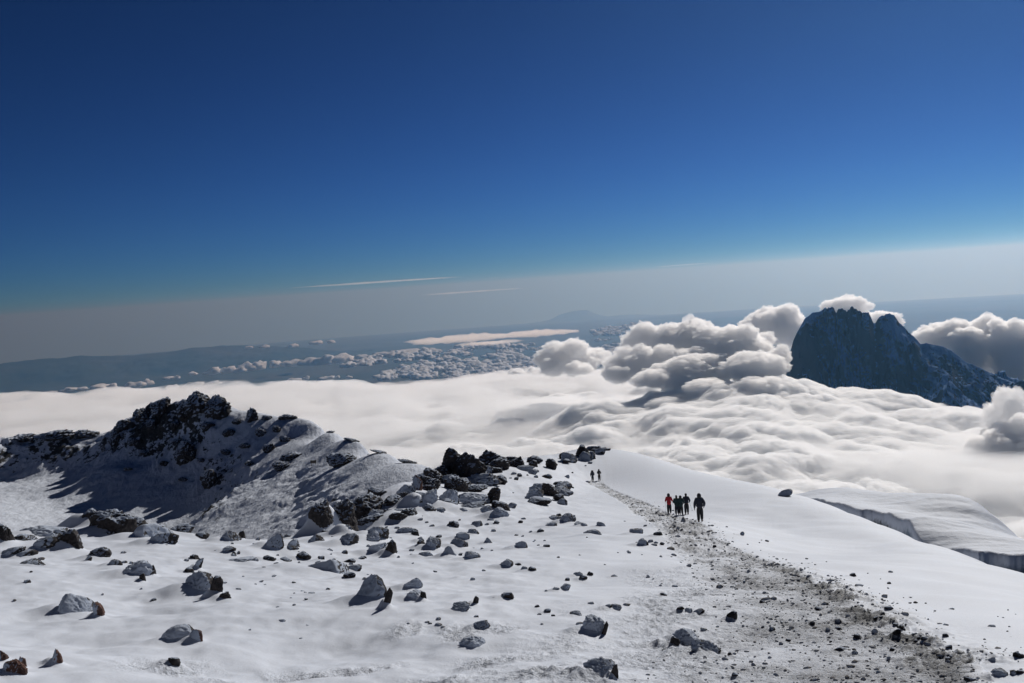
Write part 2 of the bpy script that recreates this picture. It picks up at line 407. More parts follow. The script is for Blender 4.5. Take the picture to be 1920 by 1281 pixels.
# ------------------------------------------------------------------ Mawenzi-like dark mountain
def dark_mountain():
    pts = [(1380, 770), (1440, 735), (1468, 700), (1480, 668), (1487, 640), (1495, 622), (1508, 600), (1522, 588), (1545, 584), (1556, 581), (1563, 583), (1568, 589), (1574, 583), (1580, 582), (1584, 584), (1588, 588), (1594, 583), (1599, 580), (1603, 585), (1609, 587), (1614, 585), (1622, 588), (1632, 596), (1638, 606), (1642, 606), (1649, 599), (1656, 599), (1660, 597), (1666, 594), (1676, 597), (1690, 609), (1702, 623), (1718, 636), (1726, 645), (1745, 645), (1760, 648), (1780, 656), (1805, 675), (1835, 690), (1870, 706), (1900, 718), (1960, 742), (2100, 790), (2300, 850)]
    A = []; T = []
    for px, py in pts:
        a, t = ray(px, py); A.append(a); T.append(t)
    az = np.linspace(A[0], A[-1], 900)
    D0 = 11700.0
    tt = np.interp(az, A, T)
    k = np.concatenate([np.linspace(-3000, 0, 420), np.linspace(8, 1500, 60)])
    K, AZ = np.meshgrid(k, az, indexing='ij'); TT = np.broadcast_to(tt, K.shape)
    D = D0 + K; X = D * np.sin(AZ); Y = D * np.cos(AZ)
    crest = -TT * D0 + (12 + 34 * smooth(ray(1530, 600)[0], ray(1555, 600)[0], AZ) * smooth(ray(1700, 600)[0], ray(1670, 600)[0], AZ)) * (ridged(AZ * D0 / 135, AZ * 0, o=4) - 0.6)
    # steep upper face, then spurs running out to the front
    fall = np.where(K < 0, -K, K * 1.2)
    east = smooth(A[30], A[36], AZ)
    # the right part is a long slope: gentler in front
    s1 = 1.25 - 0.75 * east
    drop = s1 * fall * (1 - 0.35 * smooth(500, 1500, fall))
    gul = ridged(X / 230 + 0.4 * fbm(X / 300, Y / 300, o=3), Y / 900, o=5)
    gul2 = ridged(X / 700 + 3, Y / 1900 + 1, o=3)
    env = smooth(0, 260, fall)
    Z = crest - drop + env * (95 * gul + 120 * gul2 - 100) + smooth(0, 40, fall) * 14 * fbm(X / 40, Y / 40, o=3)
    me = grid_mesh('mountain', np.stack([X, Y, Z], -1).reshape(-1, 3), len(k), len(az))
    m, nt = new_mat('mountain_rock_and_snow'); n = N(nt)
    g = n.n('ShaderNodeNewGeometry'); sp = n.n('ShaderNodeSeparateXYZ', i_0=g.outputs['Normal'])
    mp = n.n('ShaderNodeMapping', i_Vector=g.outputs['Position']); mp.inputs['Scale'].default_value = (1, 0.6, 0.38)
    a = n.noise(mp.outputs[0], 1 / 330, 8, 0.62); b = n.noise(mp.outputs[0], 1 / 75, 5, 0.65)
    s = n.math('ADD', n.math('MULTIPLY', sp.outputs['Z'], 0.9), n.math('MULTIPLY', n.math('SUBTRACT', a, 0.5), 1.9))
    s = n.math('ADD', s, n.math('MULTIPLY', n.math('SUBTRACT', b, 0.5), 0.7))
    c = n.mix(n.step(s, 0.5, 0.72), (0.010, 0.013, 0.020, 1), (0.12, 0.25, 0.52, 1))  # snow colour carries the dark blue of its shade
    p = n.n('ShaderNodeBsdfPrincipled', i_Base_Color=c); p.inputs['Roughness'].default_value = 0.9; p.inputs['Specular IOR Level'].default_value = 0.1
    nt.links.new(n.bump(a, 0.6, 40), p.inputs['Normal'])
    o = n.n('ShaderNodeOutputMaterial'); nt.links.new(p.outputs[0], o.inputs[0])
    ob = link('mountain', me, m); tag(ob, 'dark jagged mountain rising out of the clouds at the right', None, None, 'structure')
dark_mountain()
# ------------------------------------------------------------------ snow and rock materials
def snow_rock(name, rock=(0.030, 0.028, 0.029, 1), snow=(0.37, 0.42, 0.51, 1), thr=0.55, scale=1.0, wind=(-0.45, -0.75, 0.5), soft=0.10, nz=1.0, grit=1.0, attr=None):  # snow is darker than on the ground: shade put into its colour
    """rock with wind-plastered snow: the side that faces the wind and the top hold snow"""
    m, nt = new_mat(name); n = N(nt)
    g = n.n('ShaderNodeNewGeometry')
    dt = n.n('ShaderNodeVectorMath', operation='DOT_PRODUCT', i_0=g.outputs['Normal']); dt.inputs[1].default_value = wind
    pos = g.outputs['Position']
    a = n.noise(pos, 2.2 * scale, 5, 0.6); b = n.noise(pos, 9.0 * scale, 4, 0.65); c = n.noise(pos, 42.0 * scale, 3, 0.7)
    s = n.math('ADD', dt.outputs['Value'], n.math('MULTIPLY', n.math('SUBTRACT', a, 0.5), 1.1 * nz))
    s = n.math('ADD', s, n.math('MULTIPLY', n.math('SUBTRACT', b, 0.5), 0.9 * nz))
    s = n.math('ADD', s, n.math('MULTIPLY', n.math('SUBTRACT', c, 0.5), 0.5 * nz))
    f = n.step(s, thr - soft, thr + soft)
    rc = n.mix(n.step(b, 0.35, 0.7), rock, (rock[0] * 2.4, rock[1] * 2.2, rock[2] * 2.1, 1))
    col = n.mix(f, rc, snow)
    p = n.n('ShaderNodeBsdfPrincipled', i_Base_Color=col); p.inputs['Roughness'].default_value = 0.85; p.inputs['Specular IOR Level'].default_value = 0.2
    h = n.math('ADD', n.math('MULTIPLY', n.math('ADD', b, n.math('MULTIPLY', c, 0.5)), n.math('SUBTRACT', 1.0, n.math('MULTIPLY', f, 0.75))), n.math('MULTIPLY', f, 0.5))
    nt.links.new(n.bump(h, 0.9 * grit, 0.06 / scale), p.inputs['Normal'])
    o = n.n('ShaderNodeOutputMaterial'); nt.links.new(p.outputs[0], o.inputs[0])
    return m
ROCK = snow_rock('snowy_rock', thr=0.40, nz=1.3, soft=0.07)
ROCK_DARK = snow_rock('dark_lava_rock', thr=0.80, wind=(0.05, -0.15, 1.0))
ROCK_SNOWY = snow_rock('drifted_rock', thr=-0.02, soft=0.07, snow=(0.46, 0.51, 0.60, 1))  # drift snow toned down too, for the shade on it
ROCK_RED = snow_rock('red_brown_rock', rock=(0.075, 0.045, 0.038, 1), thr=0.75)
STONE = snow_rock('small_stone', rock=(0.07, 0.065, 0.062, 1), thr=0.5)

def snow_ground():
    m, nt = new_mat('snow_ground'); n = N(nt)
    g = n.n('ShaderNodeNewGeometry'); pos = g.outputs['Position']
    at_t = n.n('ShaderNodeAttribute', attribute_name='trail').outputs['Fac']
    at_d = n.n('ShaderNodeAttribute', attribute_name='dirt').outputs['Fac']
    at_b = n.n('ShaderNodeAttribute', attribute_name='rough').outputs['Fac']
    a = n.noise(pos, 0.9, 5, 0.6); b = n.noise(pos, 6.0, 5, 0.7); c = n.noise(pos, 26.0, 4, 0.7)
    fine = n.noise(pos, 90.0, 3, 0.7)
    mp = n.n('ShaderNodeMapping', i_Vector=pos); mp.inputs['Rotation'].default_value = (0, 0, R(25)); mp.inputs['Scale'].default_value = (1.0, 0.3, 1)
    streak = n.noise(mp.outputs[0], 5.0, 5, 0.7)
    # grit trodden into the trail
    k = n.math('ADD', n.math('MULTIPLY', b, 0.30), n.math('ADD', n.math('MULTIPLY', c, 0.40), n.math('MULTIPLY', fine, 0.30)))
    lim = n.math('ADD', n.math('MULTIPLY', at_t, 0.15), n.math('MULTIPLY', at_d, 0.16))
    grit = n.step(n.math('ADD', k, lim), 0.632, 0.675)
    grit = n.math('MULTIPLY', grit, n.math('MINIMUM', n.math('ADD', at_t, at_d), 1.0))
    wet = n.math('MULTIPLY', n.math('ADD', n.math('MULTIPLY', at_t, 0.9), n.math('MULTIPLY', at_d, 0.3)), n.math('ADD', 0.5, n.math('MULTIPLY', n.step(streak, 0.3, 0.75), 0.4)))
    snowc = n.mix(a, (0.64, 0.68, 0.76, 1), (0.69, 0.72, 0.785, 1))
    col = n.mix(wet, snowc, (0.40, 0.405, 0.42, 1))
    col = n.mix(n.math('MULTIPLY', grit, n.math('ADD', 0.45, n.math('MULTIPLY', at_d, 0.4))), col, (0.05, 0.047, 0.044, 1))
    p = n.n('ShaderNodeBsdfPrincipled', i_Base_Color=col)
    p.inputs['Roughness'].default_value = 0.7; p.inputs['Specular IOR Level'].default_value = 0.25
    p.inputs['Subsurface Weight'].default_value = 0.0
    h = n.math('ADD', n.math('MULTIPLY', b, 0.6), n.math('MULTIPLY', c, 0.35))
    amp = n.math('ADD', 0.05, n.math('MULTIPLY', n.math('MAXIMUM', at_t, at_b), 0.6))
    nrm = n.bump(n.math('MULTIPLY', h, amp), 1.0, 0.22)
    nrm = n.bump(n.math('ADD', fine, n.math('MULTIPLY', streak, 0.8)), 0.12, 0.03, nrm)
    nt.links.new(nrm, p.inputs['Normal'])
    o = n.n('ShaderNodeOutputMaterial'); nt.links.new(p.outputs[0], o.inputs[0])
    return m
SNOW = snow_ground()

# ------------------------------------------------------------------ summit slope
# (px, py, metres): sight lines to the snow surface; q = fall/metre less the eye height term
FG = [(-400, 1330, 9), (0, 1281, 9.5), (480, 1281, 9.3), (960, 1281, 9.2), (1440, 1281, 8.9), (1920, 1281, 8.6), (2300, 1300, 8.3),
      (0, 1140, 16), (480, 1140, 15.5), (960, 1140, 16), (1440, 1140, 16), (1920, 1190, 12.5),
      (0, 1060, 27), (330, 1075, 24), (640, 1065, 27), (960, 1065, 29), (1300, 1065, 29), (1600, 1090, 24), (1920, 1110, 22),
      (-300, 1000, 62), (0, 1003, 55), (200, 998, 52), (330, 1007, 50), (480, 1015, 45), (600, 1008, 50), (760, 985, 62), (960, 985, 60),
      (1200, 985, 58), (1313, 979, 60), (1280, 964, 84), (1118, 903, 146), (1000, 940, 90), (850, 925, 92), (900, 890, 122), (1040, 888, 140),
      (1100, 846, 175), (1160, 844, 182), (1230, 860, 172), (1300, 882, 160), (1400, 905, 140), (1480, 927, 122), (1560, 952, 102), (1700, 1004, 72),
      (1800, 1038, 58), (1920, 1083, 46), (2200, 1190, 34), (1450, 985, 74), (1600, 1030, 56),
      (1000, 858, 165), (940, 862, 150), (830, 885, 128), (760, 915, 108), (680, 960, 82)]
# beyond the brink the ground falls away
for px, py, d in [(-300, 1000, 62), (0, 1003, 55), (200, 998, 52), (330, 1007, 50), (480, 1015, 45), (600, 1008, 50), (680, 960, 82), (760, 915, 108), (830, 885, 128),
                  (940, 862, 150), (1000, 858, 165), (1160, 844, 182), (1300, 882, 160), (1480, 927, 122), (1700, 1004, 72), (1920, 1083, 46), (2200, 1190, 34)]:
    FG.append((px, py + 30, d * 1.25)); FG.append((px, py + 190, d * 1.8)); FG.append((px, py + 430, d * 2.7))
_A = []; _q = []
for px, py, d in FG:
    a, t = ray(px, py); _A.append((a * 3.2, math.log(d))); _q.append(t - 1.65 / d)
_tps = TPS(_A, _q, 1e-3)

RN = np.concatenate([np.geomspace(3.0, 7.8, 28)[:-1], 1 / np.linspace(1 / 7.8, 1 / 16.0, 200)[:-1], np.geomspace(16.0, 230, 560), np.geomspace(235, 420, 14)])
AZN = np.concatenate([np.linspace(R(-44), R(-30), 60)[:-1], np.linspace(R(-30), R(30), 1500), np.linspace(R(30), R(44), 60)[1:]])
GD, GA = np.meshgrid(RN, AZN, indexing='ij')
GX, GY = GD * np.sin(GA), GD * np.cos(GA)
_rc = np.unique(np.r_[np.arange(0, len(RN), 6), len(RN) - 1]); _ac = np.unique(np.r_[np.arange(0, len(AZN), 10), len(AZN) - 1])
_q0 = _tps(*np.meshgrid(AZN[_ac] * 3.2, np.log(RN[_rc]))[::1])
def _bil(Q, r, a):
    """bilinear up-sampling from the coarse lattice"""
    li = np.interp(r, np.log(RN[_rc]), np.arange(len(_rc))); lj = np.interp(a, AZN[_ac], np.arange(len(_ac)))
    i = np.clip(li.astype(int), 0, len(_rc) - 2); j = np.clip(lj.astype(int), 0, len(_ac) - 2); u = li - i; v = lj - j
    return (Q[i][:, j] * (1 - u)[:, None] * (1 - v)[None] + Q[i + 1][:, j] * u[:, None] * (1 - v)[None] + Q[i][:, j + 1] * (1 - u)[:, None] * v[None] + Q[i + 1][:, j + 1] * u[:, None] * v[None])
GT = _bil(_q0, np.log(RN), AZN) + 1.65 / RN[:, None]      # fall per metre of the plain slope
GZ = -GT * GD

def hit(px, py, Z=None):
    """first place where a sight line meets the slope"""
    Z = GZ if Z is None else Z
    a, t = ray(px, py)
    j = np.interp(a, AZN, np.arange(len(AZN))); j0 = int(np.clip(j, 0, len(AZN) - 2)); v = j - j0
    col = Z[:, j0] * (1 - v) + Z[:, j0 + 1] * v
    tau = -col / RN
    ok = np.nonzero(tau[20:] <= t)[0]
    i = 20 + (ok[0] if len(ok) else int(np.argmin(tau[20:])))
    if i > 20 and len(ok):
        t0, t1 = tau[i - 1], tau[i]; f = 0 if t0 == t1 else (t0 - t) / (t0 - t1); d = RN[i - 1] + f * (RN[i] - RN[i - 1])
        z = col[i - 1] + f * (col[i] - col[i - 1])
    else: d, z = RN[i], col[i]
    return d * math.sin(a), d * math.cos(a), z, d
def ground_z(x, y, Z=None):
    Z = GZ if Z is None else Z
    d = math.hypot(x, y); a = math.atan2(x, y)
    i = np.interp(d, RN, np.arange(len(RN))); j = np.interp(a, AZN, np.arange(len(AZN)))
    i0 = int(min(i, len(RN) - 2)); j0 = int(min(j, len(AZN) - 2)); u = i - i0; v = j - j0
    return float(Z[i0, j0] * (1 - u) * (1 - v) + Z[i0 + 1, j0] * u * (1 - v) + Z[i0, j0 + 1] * (1 - u) * v + Z[i0 + 1, j0 + 1] * u * v)

def poly_world(P):
    return np.array([hit(px, py)[:2] for px, py in P])
def in_poly(W, X, Y):
    c = np.zeros(X.shape, bool); n_ = len(W)
    for i in range(n_):
        x0, y0 = W[i]; x1, y1 = W[(i + 1) % n_]
        with np.errstate(divide='ignore', invalid='ignore'):
            c ^= ((y0 > Y) != (y1 > Y)) & (X < (x1 - x0) * (Y - y0) / (y1 - y0) + x0)
    return c
def seg_dist(W, X, Y):
    best = np.full(X.shape, 1e9)
    for i in range(len(W) - 1):
        ax, ay = W[i]; bx, by = W[i + 1]; L = (bx - ax) ** 2 + (by - ay) ** 2 + 1e-9
        t = np.clip(((X - ax) * (bx - ax) + (Y - ay) * (by - ay)) / L, 0, 1)
        best = np.minimum(best, np.hypot(X - ax - t * (bx - ax), Y - ay - t * (by - ay)))
    return best
TR_R = poly_world([(1108, 900), (1130, 903), (1165, 925), (1205, 940), (1255, 962), (1300, 975), (1330, 988), (1345, 1008), (1420, 1038), (1500, 1075), (1560, 1105), (1620, 1140), (1700, 1178), (1760, 1205), (1825, 1240), (1870, 1281), (1900, 1330)])
TR_L = poly_world([(1098, 902), (1120, 915), (1170, 945), (1200, 970), (1225, 1000), (1262, 1040), (1290, 1075), (1290, 1120), (1260, 1180), (1215, 1230), (1150, 1281), (1080, 1330)])
TRP = np.concatenate([TR_R, TR_L[::-1]])
_w = 0.40 * smooth(95, 45, GD) + 0.10
_wn = 1 + 0.5 * fbm(GX / 1.7, GY / 2.6, o=3)
_in = in_poly(TRP, GX, GY)
_dl = seg_dist(TR_L, GX, GY); _dr = seg_dist(TR_R, GX, GY)
TRAIL = np.where(_in, np.clip(np.minimum(_dl / (2.2 * _w), _dr / (0.5 * _w)), 0, 1), 0)
TRAIL = np.clip(TRAIL * (0.75 + 0.6 * fbm(GX / 1.3, GY / 2.0, o=3)), 0, 1)
# dark grit on the right border of the trail, strongest near the bottom right
_str = 0.25 + 0.65 * smooth(34, 20, GD) * smooth(7.5, 11, GD)
DIRT = np.exp(-(_dr / (0.30 + 0.010 * GD)) ** 2) * _str * np.clip(0.75 + 0.9 * fbm(GX / 0.9, GY / 1.6, o=4), 0, 1.4)
DIRT = np.clip(DIRT + _in * np.exp(-(_dr / 1.3) ** 2) * smooth(24, 14, GD) * 0.5 * np.clip(fbm(GX / 0.6, GY / 0.9, o=3) + 0.3, 0, 1), 0, 1)
# churned snow along the bottom edge
def blob(px, py, rx, ry):
    x, y, z, d = hit(px, py); return np.exp(-(((GX - x) / (rx * d / FPX)) ** 2 + ((GY - y) / (ry * d * d / 1.65 / FPX)) ** 2) ** 1.5)
ROUGH = np.zeros_like(GX)
for b_ in [(300, 1222, 75, 16), (560, 1228, 120, 9), (450, 1252, 90, 14), (700, 1225, 60, 9), (950, 1240, 110, 18), (1130, 1210, 110, 22), (1260, 1200, 120, 46), (1080, 1265, 190, 22),
           (820, 1268, 120, 14), (1230, 1140, 60, 30), (860, 1190, 40, 12), (760, 1180, 30, 9), (1250, 1090, 60, 20), (1290, 1270, 120, 30), (930, 1185, 50, 10), (600, 1262, 60, 8)]:
    ROUGH = np.maximum(ROUGH, blob(*b_))
ROUGH = np.maximum(ROUGH, 1.0 * np.exp(-(_dl / 1.3) ** 2) * smooth(34, 16, GD) * smooth(-0.3, 0.3, fbm(GX / 1.5, GY / 1.5, o=2) + 0.1))
ROUGH = np.clip(ROUGH * (0.7 + 0.8 * fbm(GX / 0.7, GY / 0.9, o=3)), 0, 1)

# relief of the snow
near = smooth(150, 40, GD)
bump_z = 0.24 * near * fbm(GX / 6.5, GY / 8.0, o=3) + 0.10 * near * fbm(GX / 1.9 + 5, GY / 2.2, o=3) * smooth(9, -4, GA * 57.3) * (1 - TRAIL)
bump_z += 0.042 * smooth(45, 20, GD) * fbm(GX / 0.75, GY / 0.9 + 3, o=3) * (1 - TRAIL) * smooth(10, -5, GA * 57.3)
bump_z += 0.35 * smooth(40, 90, GD) * smooth(6, 2, GA * 57.3) * fbm(GX / 7, GY / 9, o=5)
_crumb = ridged(GX / 0.34, GY / 0.42, o=4) * 0.5 + fbm(GX / 0.12, GY / 0.14, o=2) * 0.35
bump_z += ROUGH * (0.085 * _crumb - 0.06)
bump_z += TRAIL * (0.036 * (fbm(GX / 0.30, GY / 0.40, o=4) + 0.8 * ridged(GX / 0.5, GY / 0.7, o=3)) - 0.06) * np.clip(GD / 12, 0.7, 4)
bump_z += DIRT * 0.07 * ridged(GX / 0.3, GY / 0.36, o=3)
GZ = GZ + bump_z
# ------------------------------------------------------------------ rocks
def rock_shape(seed, sub=4, planes=11, p=9, rough=0.10, peak=0.0, noise_f=2.2):
    rs = np.random.RandomState(seed); V, F = ico_c(sub)
    Nn = rs.normal(size=(planes, 3)); Nn /= np.linalg.norm(Nn, axis=1)[:, None]; dd = rs.uniform(0.62, 1.0, planes)
    inv = np.zeros(len(V))
    for k in range(planes):
        c = np.maximum(V @ Nn[k], 0) / dd[k]; inv += c ** p
    r = 1.0 / np.maximum(inv, 0.5 ** p) ** (1 / p); r = np.minimum(r, 1.25)
    r = r * (1 + rough * (ridged(V[:, 0] * noise_f + seed, V[:, 1] * noise_f, V[:, 2] * noise_f, o=4) - 0.5) + rough * 0.7 * fbm(V[:, 0] * 6 + seed, V[:, 1] * 6, V[:, 2] * 6, o=3))
    P = V * r[:, None]
    lo, hi = P.min(0), P.max(0); P = (P - (lo + hi) / 2) / ((hi - lo) / 2)
    if peak: P[:, :2] *= (1 - peak * np.clip((P[:, 2:3] + 0.3) / 1.3, 0, 1)); P[:, 0] += peak * 0.15 * P[:, 2]
    return P, F
_SH = {}
def shared_rock(i, sub):
    if (i, sub) not in _SH:
        P, F = rock_shape(100 + i, sub, 9 + i % 4, 8 + i % 5, 0.13, 0.25 * (i % 3 == 0)); _SH[(i, sub)] = (P, F)
    return _SH[(i, sub)]
MATS = {'n': ROCK, 'd': ROCK_DARK, 's': ROCK_SNOWY, 'r': ROCK_RED, 't': STONE}
_small = {}
PLACED = []      # x, y, half width, height
GZB = GZ.copy()
def rock(px, py, wpx, hpx, kind='n', label=None, group=None, seed=None, peak=0.0, name='boulder', cat='boulder', lean=0.0, sink=0.32, deep=0.85, drift=0.0, rough=0.12, xyz=None):
    global GZ
    if xyz is None:
        x, y, z, d = hit(px, py + hpx * 0.42, GZB)
    else: x, y, z, d = xyz
    W = 0.93 * wpx * d / FPX; H = 0.88 * hpx * d / FPX
    a = math.atan2(x, y); back = 0.5 * W * deep * 0.6
    x += math.sin(a) * back; y += math.cos(a) * back; z = ground_z(x, y, GZB)
    zt = H / (1 - sink)          # full height, part of it below the snow
    s = seed if seed is not None else int(px * 7 + py * 13) % 9973
    if wpx >= 20:
        P, F = rock_shape(s, 5 if wpx >= 34 else 4, 9 + s % 5, 7 + s % 6, rough, peak)
        rs = np.random.RandomState(s)
        P = P * np.array([W / 2, W * deep / 2, zt / 2])
        ax = math.atan2(x, y)
        M = np.array(Euler((0, lean, -ax + rs.uniform(-0.25, 0.25))).to_matrix()); P = P @ M.T
        me = faces_mesh(name, P, F); o = link(name, me, MATS[kind])
        o.location = (x, y, z + zt / 2 - sink * zt)
    else:
        i = s % 10; key = (i, kind)
        if key not in _small:
            P, F = shared_rock(i, 3); me = faces_mesh(name, P, F); me.materials.append(MATS[kind]); me.polygons.foreach_set('use_smooth', np.ones(len(me.polygons), dtype=bool)); _small[key] = me
        o = bpy.data.objects.new(name, _small[key]); COL.objects.link(o)
        o.scale = (W / 2, W * deep / 2, zt / 2); o.rotation_euler = (0, lean, -math.atan2(x, y) + (s % 7 - 3) * 0.1)
        o.location = (x, y, z + zt / 2 - sink * zt)
    if d < 75 and wpx >= 12:
        # wind drift: snow banked against the stone, tailing off to the lee
        dx, dy = -0.35 * W, 0.1 * W
        rr = W * 0.80
        GZ += (0.42 + drift) * min(H, 0.8) * np.exp(-(((GX - x - dx) ** 2 + ((GY - y - dy) * 1.15) ** 2) / (rr * rr)) ** 1.3)
    tag(o, label, cat, group)
    return o

B = rock
# --- big single boulders of the foreground, left to right
B(10, 1004, 34, 42, 'd', 'dark boulder cut by the left edge of the photo', peak=.2)
B(40, 1010, 56, 16, 'd', 'low dark slab beside the boulder at the left edge')
B(52, 1040, 40, 14, 'n', 'long low snowy rock between the left edge and the twin boulders')
B(95, 1022, 58, 34, 'n', 'left one of the twin round boulders at far left')
B(133, 1016, 44, 44, 'd', 'right one of the twin round boulders at far left')
B(80, 1000, 90, 18, 's', 'broad snow covered slab behind the twin round boulders', sink=.4)
B(25, 1038, 46, 20, 'n', 'flat snowy stone below the left edge boulder')
B(60, 1056, 50, 10, 'n', 'thin rock edge poking out of the snow at far left', sink=.5)
B(188, 1038, 44, 24, 'd', 'split dark rock right of the twin round boulders')
B(166, 1048, 12, 14, 'n', 'small leaning stone left of the split dark rock', lean=.5)
B(217, 1056, 26, 12, 'n', 'little stone trailing down right from the split dark rock', lean=.4)
B(258, 1070, 62, 30, 's', 'snow capped rock with a dark right end under the big outcrop')
B(286, 1072, 16, 26, 'd', 'upright dark stone on the right end of a snow capped rock')
B(268, 1084, 12, 18, 'd', 'narrow dark stone foot below a snow capped rock')
B(376, 1096, 70, 46, 'n', 'large block boulder with a deep shadow in the left foreground', seed=31, rough=.1)
B(408, 1100, 26, 42, 'd', 'dark brown right flank stone of the large block boulder')
B(422, 1118, 24, 16, 'd', 'small dark stone at the foot of the large block boulder')
B(145, 1138, 78, 46, 's', 'smooth snow domed boulder in the left foreground', seed=12, rough=.05, sink=.35)
B(187, 1146, 22, 34, 'r', 'rugged brown stone at the right end of the snow domed boulder')
B(335, 1190, 66, 34, 's', 'oval snow capped boulder below the large block boulder', seed=18, rough=.06, sink=.3)
B(368, 1194, 26, 27, 'r', 'brown rock knob at the right end of the oval snow capped boulder')
B(108, 1234, 24, 34, 'r', 'upright red brown rock in the bottom left corner')
B(30, 1256, 40, 30, 'r', 'largest red brown rock at the bottom left corner')
B(42, 1244, 16, 24, 'r', 'red brown knob on top of the largest corner rock')
B(4, 1232, 24, 22, 'r', 'red brown stone touching the bottom left edge')
B(328, 1244, 24, 20, 'd', 'dark ragged stone below the churned snow at lower left')
B(340, 992, 52, 24, 'd', 'dark rock just right of the drifted mound, against the shaded slope')
B(378, 1004, 32, 18, 'd', 'small dark rock second to the right of the drifted mound')
B(432, 1008, 46, 24, 'n', 'pointed snowy rock in the gap below the crater slope', peak=.4)
B(454, 1000, 14, 20, 'd', 'dark stub beside the pointed snowy rock')
B(430, 1031, 28, 12, 'n', 'low stone in front of the pointed snowy rock')
B(372, 1057, 14, 28, 'n', 'narrow leaning stone above the large block boulder', lean=.5)
B(354, 1070, 20, 12, 'd', 'small dark stone above left of the large block boulder')
B(365, 1046, 20, 12, 'd', 'dark stone at the top of the leaning stone row', lean=.4)
B(455, 1050, 64, 10, 's', 'long thin rock rim half drifted over, centre left', sink=.5)
B(515, 1018, 36, 32, 'n', 'round boulder with a long shadow at the brink, centre left', seed=44, rough=.06)
B(548, 1018, 30, 20, 's', 'snowy stone touching the round boulder at the brink')
B(550, 1028, 24, 12, 'n', 'low stone in front of the snowy stone at the brink')
B(592, 1010, 36, 20, 'n', 'pointed snowy stone at the brink left of the block group', peak=.3)
B(608, 1000, 24, 14, 'd', 'dark stone behind the pointed snowy stone')
B(570, 1044, 30, 20, 'd', 'dark domed rock crowning the wide snow mound')
B(506, 1048, 28, 14, 'd', 'dark rock left of the wide snow mound')
B(536, 1050, 24, 10, 'd', 'low dark rock between two dark domed rocks')
B(612, 1064, 96, 34, 's', 'wide smooth snow mound with dark rocks at its right end', sink=.4, rough=.04)
B(545, 1066, 50, 16, 's', 'small snow hump left of the wide snow mound', sink=.4, rough=.04)
B(655, 1080, 26, 14, 'd', 'dark stone under the right end of the wide snow mound')
B(664, 1066, 30, 16, 'n', 'slanting stone at the right end of the wide snow mound', lean=.3)
B(656, 1052, 24, 10, 'd', 'thin dark stone above the right end of the wide snow mound')
B(697, 1104, 76, 62, 'n', 'tall peaked boulder standing alone in the centre foreground', seed=63, peak=.5, rough=.08, sink=.22)
B(727, 1120, 16, 44, 'd', 'dark spine of rock down the right side of the peaked boulder', lean=.35)
B(652, 1013, 46, 24, 'n', 'squat boulder at the left of the block group')
B(695, 1008, 42, 20, 's', 'snowy boulder between the squat boulder and the square block')
B(710, 1000, 44, 32, 'n', 'square block boulder in the middle of the block group', seed=91)
B(708, 1030, 42, 26, 's', 'snow smooth boulder left of the split dark boulder')
B(734, 1028, 26, 36, 'd', 'split dark boulder with snow in its cracks', seed=77)
B(765, 994, 44, 14, 'n', 'low boulder right of the square block')
B(778, 1000, 18, 14, 'd', 'dark stone at the foot of a low boulder')
B(788, 1020, 22, 20, 'd', 'left dark stone of the ragged trio in the centre')
B(812, 1020, 34, 28, 'n', 'rounded middle boulder of the ragged trio in the centre')
B(800, 1040, 30, 12, 'n', 'low flat stone below the ragged trio in the centre')
B(842, 1034, 30, 22, 's', 'snow cone shaped boulder right of the ragged trio', peak=.35)
B(862, 1020, 38, 22, 'n', 'snowy boulder above the snow cone boulder')
B(868, 1006, 28, 16, 'n', 'topmost boulder above the snow cone boulder')
B(886, 1042, 34, 16, 'n', 'boulder tilting down right of the snow cone boulder', lean=.35)
B(848, 984, 30, 16, 'd', 'dark stone in the middle of the stony strip below the outcrops')
B(895, 983, 24, 12, 'n', 'lone stone right of the stony strip below the outcrops')
B(888, 997, 24, 12, 'n', 'small block under the lone stone right of the stony strip')
B(977, 1022, 32, 18, 'n', 'dark topped snowy cone stone at the centre right', peak=.3)
B(915, 1014, 20, 14, 'n', 'small pointed stone left of the dark topped cone stone', peak=.5)
B(950, 1057, 30, 16, 'n', 'domed stone at the right of the centre foreground')
B(983, 1066, 16, 10, 'n', 'left one of two small stones beside the domed stone')
B(998, 1067, 18, 10, 'd', 'right one of two small stones beside the domed stone')
B(775, 1094, 40, 22, 's', 'snow backed stone right of the peaked boulder')
B(780, 1118, 40, 24, 's', 'second snow backed stone right of the peaked boulder, lower one')
B(794, 1118, 16, 24, 'd', 'dark right end of the lower snow backed stone')
B(865, 1140, 40, 20, 'n', 'low box shaped stone below the centre')
B(892, 1126, 14, 20, 'd', 'small upright stone behind the box shaped stone', lean=.3)
B(950, 1117, 32, 16, 'd', 'dark bottomed dome stone in the open snow', seed=14)
B(904, 1174, 36, 20, 'n', 'slanting stone in the open snow below the box stone', lean=.25)
B(885, 1206, 56, 22, 's', 'curved half buried rock above the churned snow', lean=.35, sink=.45)
B(1032, 917, 40, 28, 'd', 'tallest dark rock of the small outcrop near the trail')
B(1005, 922, 34, 26, 'n', 'left rock of the small outcrop near the trail')
B(1055, 922, 50, 16, 'n', 'long right hand rock of the small outcrop near the trail', lean=.15)
B(1010, 940, 56, 14, 'd', 'flat dark rock at the foot of the small outcrop near the trail')
B(1025, 893, 24, 8, 'd', 'tiny dark rock patch between the outcrops and the trail')
B(1066, 973, 34, 22, 'n', 'ridged stone midway between the outcrops and the trail')
B(1044, 972, 34, 10, 'n', 'flat stone left of the ridged stone')
B(1088, 984, 26, 8, 'n', 'sliver of stone tilting below the ridged stone', lean=.4)
B(1033, 984, 28, 11, 'n', 'low stone below the flat stone near the trail')
B(1095, 984, 15, 9, 'n', 'small round stone right of the ridged stone')
B(1111, 999, 36, 10, 'n', 'long flat stone between the ridged stone and the trail')
